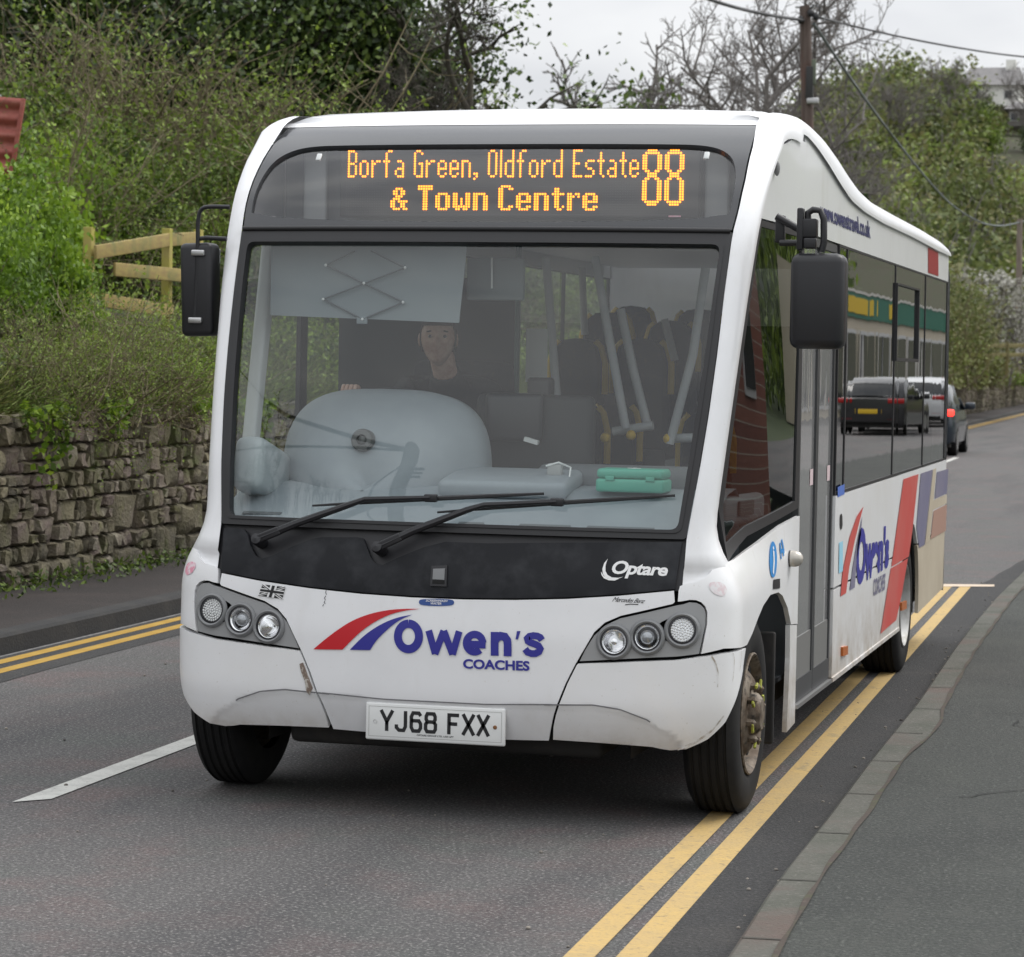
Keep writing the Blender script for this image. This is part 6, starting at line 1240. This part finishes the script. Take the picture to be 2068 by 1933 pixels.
# ------------------------------------------------------------------ the near side of the street, outside the frame, mirrored in the bus windows
for k, (x, y, nm, pc, lb) in enumerate(((8.3, 60, 'black', (.02, .02, .022), 'black car in the shop car park, nearest to the bus'), (8.8, 64.5, 'white', (.75, .75, .75), 'white car in the shop car park, second in the row'), (8.4, 72, 'silver', (.55, .56, .57), 'silver car in the shop car park, third in the row'), (9.0, 77.5, 'pale_blue', (.30, .38, .45), 'pale blue car in the shop car park'), (8.6, 84, 'red', (.30, .03, .03), 'red car in the shop car park'), (9.2, 91, 'grey', (.16, .17, .18), 'grey car in the shop car park, farthest of the row'))):
    car('parked_car', (x, y, .1), rad(4), lb, mat('car_paint_'+nm, pc, .3, metal=.2, coat=.8), group='cars parked by the shop')
cpk = sheet('car_park', lambda y: np.linspace(roadx(6.4, y), 13.2, 4), np.linspace(24, 135, 12), .09, ASPH)
shop = thing('shop', (14, 100, 0), 'cream shop with a green and yellow fascia mirrored in the bus windows', 'shop')
CREAM = mat('shop_cream', (.52, .46, .36), .8); GREENF = mat('fascia_green', (.02, .16, .11), .5)
MB().box((16, 102, 2.4), (6, 60, 4.8)).build('wall', CREAM, shop); MB().box((12.95, 102, 4.35), (.12, 60, .95)).build('fascia', GREENF, shop); MB().box((12.95, 102, 4.88), (.2, 60, .1)).build('fascia_top', RENDR, shop); MB().box((12.88, 93, 4.35), (.06, 8, .62)).build('sign_panel', mat('sign_yellow', (.75, .50, .02), .5), shop); MB().box((12.88, 103, 4.35), (.06, 2, .62)).build('sign_panel', mat('sign_yellow', (.75, .50, .02), .5), shop)
for y in np.arange(76, 130, 5.0): f = MB().box((12.96, y, 1.9), (.10, 4.0, 3.0)).build('shop_window', mat('frame_white', (.6, .6, .6), .5), shop); MB().box((12.92, y, 1.9), (.08, 3.6, 2.7)).build('pane', mat('pane_dark', (.03, .035, .04), .1), f)
m_ = bpy.data.materials.new('house_brick'); m_.use_nodes = True; nt = m_.node_tree; br = nt.nodes.new('ShaderNodeTexBrick'); tc = nt.nodes.new('ShaderNodeTexCoord'); mp = nt.nodes.new('ShaderNodeMapping'); mp.inputs['Rotation'].default_value = (rad(90), 0, rad(90)); br.inputs['Color1'].default_value = (.20, .065, .045, 1); br.inputs['Color2'].default_value = (.27, .10, .065, 1); br.inputs['Mortar'].default_value = (.42, .38, .32, 1); br.inputs['Scale'].default_value = 3.2
nt.links.new(tc.outputs['Object'], mp.inputs[0]); nt.links.new(mp.outputs[0], br.inputs['Vector']); nt.links.new(br.outputs[0], nt.nodes['Principled BSDF'].inputs['Base Color']); nt.nodes['Principled BSDF'].inputs['Roughness'].default_value = .85
bh = thing('brick_house', (8, 16, 0), 'red brick house with pale eaves mirrored in the cab side window', 'house')
MB().box((10.2, 18.1, 2.5), (5, 9, 5)).build('wall', m_, bh); MB().box((7.62, 13.75, 2.5), (.30, .5, 5.0), bev=.02).build('corner_pillar', CREAM, bh); MB().box((7.55, 18.1, 5.05), (.5, 9.6, .22)).build('eaves', mat('frame_white', (.6, .6, .6), .5), bh)
b = MB(); b.add([(7.3, 13.3, 5.16), (13.1, 13.3, 5.16), (13.1, 22.9, 5.16), (7.3, 22.9, 5.16), (10.2, 13.3, 7.6), (10.2, 22.9, 7.6)], [(0, 1, 4), (2, 3, 5), (0, 4, 5, 3), (1, 2, 5, 4)]); b.build('roof', SLATE, bh)
for y in (16.5, 20.2): f = MB().box((7.68, y, 1.9), (.08, 1.4, 1.5)).build('window', mat('frame_white', (.6, .6, .6), .5), bh); MB().box((7.65, y, 1.9), (.08, 1.2, 1.3)).build('pane', mat('pane_dark', (.03, .035, .04), .1), f)
n = 16000; P = np.stack([RNG.uniform(20, 34, n), RNG.uniform(60, 150, n), 0*RNG.random(n)], 1); P[:, 2] = RNG.random(n)**.8*(11+3*np.sin(P[:, 1]*.3)); o = link('street_trees', leaf_mesh('street_trees', P, .7, RNG.random(n), OLIVE, .6)); tag(o, kind='stuff')

def mirrored(u, v, dist):
    """where the windscreen mirrors the viewer's ray through (u, v): a point dist metres along the reflected ray"""
    q = inv_front([(u*DP, v*DP)])[0]; P = S_front(*q); e = 1e-3; n = np.cross(S_front(q[0]+e, q[1])-S_front(q[0]-e, q[1]), S_front(q[0], q[1]+e)-S_front(q[0], q[1]-e)); n /= np.linalg.norm(n)
    d = ray(u*DP, v*DP); d = d/np.linalg.norm(d); r = d-2*np.dot(d, n)*n; return Vector(P+r*dist)
mt = mirrored(797, 873, 13); print('mirror pole', mt, mirrored(800, 1000, 13), 'tree', mirrored(570, 950, 13))

q = thing('utility_pole', (mt.x, mt.y, 0), 'dark utility pole mirrored in the lower middle of the windscreen', 'utility pole')
MB().tube([(mt.x, mt.y, 0), tuple(mt)], [.19, .16], 14).build('pole', POLEW, q, 60)
for k in (0, 1, 2): MB().box((mt.x+.24, mt.y, mt.z-.55-.22*k), (.22, .12, .10), bev=.02).build('insulator', RUBBER, q, 40)
MB().tube([tuple(mt+Vector((0, .1, -.2))), tuple(mt+Vector((-.7, .1, -1.9)))], .03, 6).build('stay_arm', CAB, q)
cable('overhead_cable', [mirrored(797, 873, 13), mirrored(690, 850, 13), mirrored(600, 822, 13), mirrored(545, 803, 13), mirrored(500, 768, 13.5), mirrored(468, 722, 14), mirrored(450, 680, 15)], .022, 'upper cable mirrored in the left half of the windscreen')
cable('overhead_cable', [mirrored(785, 874, 13), mirrored(680, 869, 13), mirrored(560, 867, 13), mirrored(490, 868, 13), mirrored(450, 878, 13.5)], .016, 'lower cable mirrored in the left half of the windscreen')
tr = mirrored(560, 955, 12.5); plant('bare', 'bare_tree', tr.x-.3, tr.y, .78, 'bare tree mirrored as fine twigs at the lower left of the windscreen', 'tree', z=tr.z-5.2)

# ------------------------------------------------------------------ the driver
def skin_body(name, chains, m, parent=None, sub=2):
    """chains: list of lists of (point, radius); a chain may start on an earlier vertex by giving an int index first"""
    V = []; Ed = []; R_ = []
    for ch in chains:
        prev = None
        for it in ch:
            if isinstance(it, int): prev = it; continue
            V.append(it[0]); R_.append(it[1] if isinstance(it[1], tuple) else (it[1], it[1])); i = len(V)-1
            if prev is not None: Ed.append((prev, i))
            prev = i
    me = bpy.data.meshes.new(name); me.from_pydata(V, Ed, []); o = bpy.data.objects.new(name, me); COL.objects.link(o)
    md = o.modifiers.new('skin', 'SKIN'); md.use_smooth_shade = True
    for i, r in enumerate(R_): me.skin_vertices[0].data[i].radius = r
    me.skin_vertices[0].data[0].use_root = True
    sb = o.modifiers.new('sub', 'SUBSURF'); sb.levels = sb.render_levels = sub
    dg = bpy.context.evaluated_depsgraph_get(); me2 = bpy.data.meshes.new_from_object(o.evaluated_get(dg)); bpy.data.objects.remove(o); me2.name = name
    me2.materials.clear(); me2.materials.append(m); me2.polygons.foreach_set('use_smooth', [True]*len(me2.polygons)); return me2
HC = Vector((-.428, 1.40, 1.83))
def head_points(n=56, mm_=44):
    vs = []; fs = []
    for j in range(mm_+1):
        th = math.pi*j/mm_
        for i in range(n):
            ph = 2*math.pi*i/n; d = Vector((math.sin(th)*math.sin(ph), -math.sin(th)*math.cos(ph), math.cos(th))); x, y, z = d.x*.076, d.y*.097, d.z*.118
            low = max(0, -z-.005)/.115; x *= 1-.30*low**1.3; y = y*(1-.06*low) + (.012*low if y > 0 else -.004*low)
            f = max(0, -d.y)
            g = lambda cx, cz, sx, sz: math.exp(-((x-cx)/sx)**2-((z-cz)/sz)**2)
            dy = 0
            if f > .2:
                dy -= .021*g(0, -.022, .012, .024)+.010*g(0, .0, .008, .025)   # nose
                dy -= .006*g(-.032, .026, .02, .008)+.006*g(.032, .026, .02, .008)+.004*g(0, .03, .02, .012)  # brows
                dy += .012*g(-.031, .008, .016, .011)+.012*g(.031, .008, .016, .011)   # eye sockets
                dy -= .006*g(0, -.056, .022, .005)+.005*g(0, -.067, .018, .006); dy += .005*g(0, -.0615, .024, .0022)   # lips
                dy -= .009*g(0, -.094, .02, .014); dy -= .004*g(-.042, -.02, .018, .018)+.004*g(.042, -.02, .018, .018)
            vs.append((x, y+dy, z))
    for j in range(mm_):
        for i in range(n): fs.append((j*n+i, (j+1)*n+i, (j+1)*n+(i+1) % n, j*n+(i+1) % n))
    return vs, fs
drv = thing('person', (-.43, 1.62, .99), 'driver in a dark shirt sitting behind the windscreen with both hands on the wheel', 'person')
yaw_h = Matrix.Rotation(rad(14), 3, 'Z')
chest = Vector((-.43, 1.68, 1.42)); sh = {s: Vector((-.43+s*.18, 1.60, 1.585)) for s in (-1, 1)}
hands = {-1: SWC+SWR @ Vector((.215*math.cos(rad(152)), 0, .215*math.sin(rad(152)))), 1: SWC+SWR @ Vector((.215*math.cos(rad(28)), 0, .215*math.sin(rad(28))))}
hands[-1] = Vector((-.655, .90, 1.60)); hands[1] = Vector((-.30, 1.05, 1.37))
chains = [[((-.43, 1.66, 1.02), (.15, .12)), ((-.43, 1.70, 1.20), (.145, .11)), ((-.43, 1.69, 1.38), (.16, .115)), ((-.43, 1.64, 1.53), (.13, .085)), ((-.428, 1.56, 1.64), .058), ((-.428, 1.48, 1.715), .054), ((-.428, 1.44, 1.80), .065)]]
el = {s: Vector((-.43+s*.30, 1.40, 1.33)) for s in (-1, 1)}
for s in (-1, 1): chains.append([3, (sh[s]+Vector((-s*.03, .02, -.02)), .040), ((sh[s]+el[s])/2, .040), (el[s], .036), ((el[s]*.45+hands[s]*.55)+Vector((0, 0, .01)), .037), (hands[s]+Vector((0, .075, -.012)), .027), (hands[s]+Vector((0, .035, .006)), (.038, .018)), (hands[s]+Vector((0, .01, .018)), (.036, .015))])
for s in (-1, 1): chains.append([0, ((-.43+s*.09, 1.58, 1.02), .09), ((-.43+s*.13, 1.18, 1.05), .068), ((-.43+s*.13, 1.10, .82), .052), ((-.43+s*.13, 1.12, .56), .040), ((-.43+s*.13, .98, .50), (.04, .028))])
bm = bmesh.new(); body_me = skin_body('body', chains, SKIN); bm.from_mesh(body_me)
hv, hf = head_points(); hm_ = bpy.data.meshes.new('tmp'); hm_.from_pydata([tuple(yaw_h @ Vector(p)+HC) for p in hv], [], hf)
bm.from_mesh(hm_)
tmp = MB()
for s in (-1, 1): tmp.ball((0, 0, 0), (.010, .018, .030), 12, 8); 
off_ = len(tmp.v)//2
tmp.v = [tuple(yaw_h @ (Vector(p)+Vector(((-1 if k < off_ else 1)*.077, .006, -.006)))+HC) for k, p in enumerate(tmp.v)]
em = bpy.data.meshes.new('tmp2'); em.from_pydata(tmp.v, [], tmp.f); bm.from_mesh(em)
# fingers rooted in the palms, curled over the rim
fch = []
for s in (-1, 1):
    h = hands[s]
    for k, ln in zip((-1.5, -.5, .5, 1.5), (.9, 1.0, .96, .78)):
        bx = h+Vector((k*.017, .012, .016)); fch.append([(bx, .0095), (bx+Vector((0, -.026*ln, .010)), .0090), (bx+Vector((0, -.045*ln, -.006)), .0085), (bx+Vector((0, -.048*ln, -.028)), .0080), (bx+Vector((0, -.034*ln, -.042)), .0070)])
    bx = h+Vector((-s*.030, .030, .002)); fch.append([(bx, .012), (bx+Vector((-s*.016, -.018, -.008)), .0105), (bx+Vector((-s*.018, -.038, -.020)), .0085)])
for c in fch: f_ = skin_body('fg', [[(tuple(p), r) for p, r in c]], SKIN, sub=1); bm.from_mesh(f_)
bmesh.ops.recalc_face_normals(bm, faces=bm.faces); me = bpy.data.meshes.new('body'); bm.to_mesh(me); bm.free(); me.materials.append(SKIN); me.polygons.foreach_set('use_smooth', [True]*len(me.polygons)); body = link('body', me, drv)
for s in (-1, 1):
    p = yaw_h @ Vector((s*.031, -.079, .008))+HC; e_ = MB().ball(p, (.0100, .0095, .0080), 14, 10).build('eye', mat('eye_white', (.42, .39, .37), .4), drv, 60); MB().ball(p+yaw_h @ Vector((0, -.0085, 0)), (.0066, .004, .0064), 12, 8).build('iris', mat('iris', (.03, .03, .035), .2), e_, 60)
for s in (-1, 1): MB().tube([yaw_h @ Vector((s*q_, -.0895+abs(q_-.03)*.35, z_))+HC for q_, z_ in ((.014, .0285), (.030, .030), (.046, .0275))], [.003, .0042, .002], 6).build('eyebrow', HAIR, drv, 60)
hb_ = MB(); rows = []
for j in range(15):
    th = rad(2+j*6.6); row = []
    for i in range(41):
        ph = 2*math.pi*i/40; d = Vector((math.sin(th)*math.sin(ph), -math.sin(th)*math.cos(ph), math.cos(th))); lim = 64 if abs(ph-math.pi) > 1.9 else 118
        t_ = min(rad(2+j*6.6*lim/92), rad(lim)); d = Vector((math.sin(t_)*math.sin(ph), -math.sin(t_)*math.cos(ph), math.cos(t_))); row.append(tuple(yaw_h @ Vector((d.x*.081, d.y*.102+.001, d.z*.123))+HC))
    rows.append(row)
hb_.grid(rows).build('hair', HAIR, drv, 60)
sc_ = [[((-.43, 1.66, 1.02), (.165, .135)), ((-.43, 1.70, 1.20), (.16, .125)), ((-.43, 1.69, 1.38), (.178, .13)), ((-.43, 1.64, 1.54), (.145, .10)), ((-.43, 1.575, 1.63), (.088, .08)), ((-.43, 1.525, 1.668), (.074, .074)), ((-.43, 1.505, 1.686), (.070, .070))]]
for s in (-1, 1): sc_.append([3, (sh[s], .078), ((sh[s]+el[s])/2, .064), (el[s], .056), ((el[s]*.45+hands[s]*.55)+Vector((0, 0, .01)), .047), (hands[s]+Vector((0, .085, -.012)), .037)])
link('shirt', skin_body('shirt', sc_, SHIRT), drv)
tr_ = [[((-.43, 1.68, 1.04), (.165, .135)), ((-.43, 1.64, .98), (.16, .12))]]
for s in (-1, 1): tr_.append([1, ((-.43+s*.09, 1.56, 1.02), .10), ((-.43+s*.13, 1.18, 1.05), .078), ((-.43+s*.13, 1.10, .82), .062), ((-.43+s*.13, 1.12, .58), .052)])
link('trousers', skin_body('trousers', tr_, TROUSER), drv)
for s in (-1, 1): MB().box((-.43+s*.13, 1.02, .47), (.09, .26, .09), bev=.03).build('shoe', RUBBER, drv, 50)
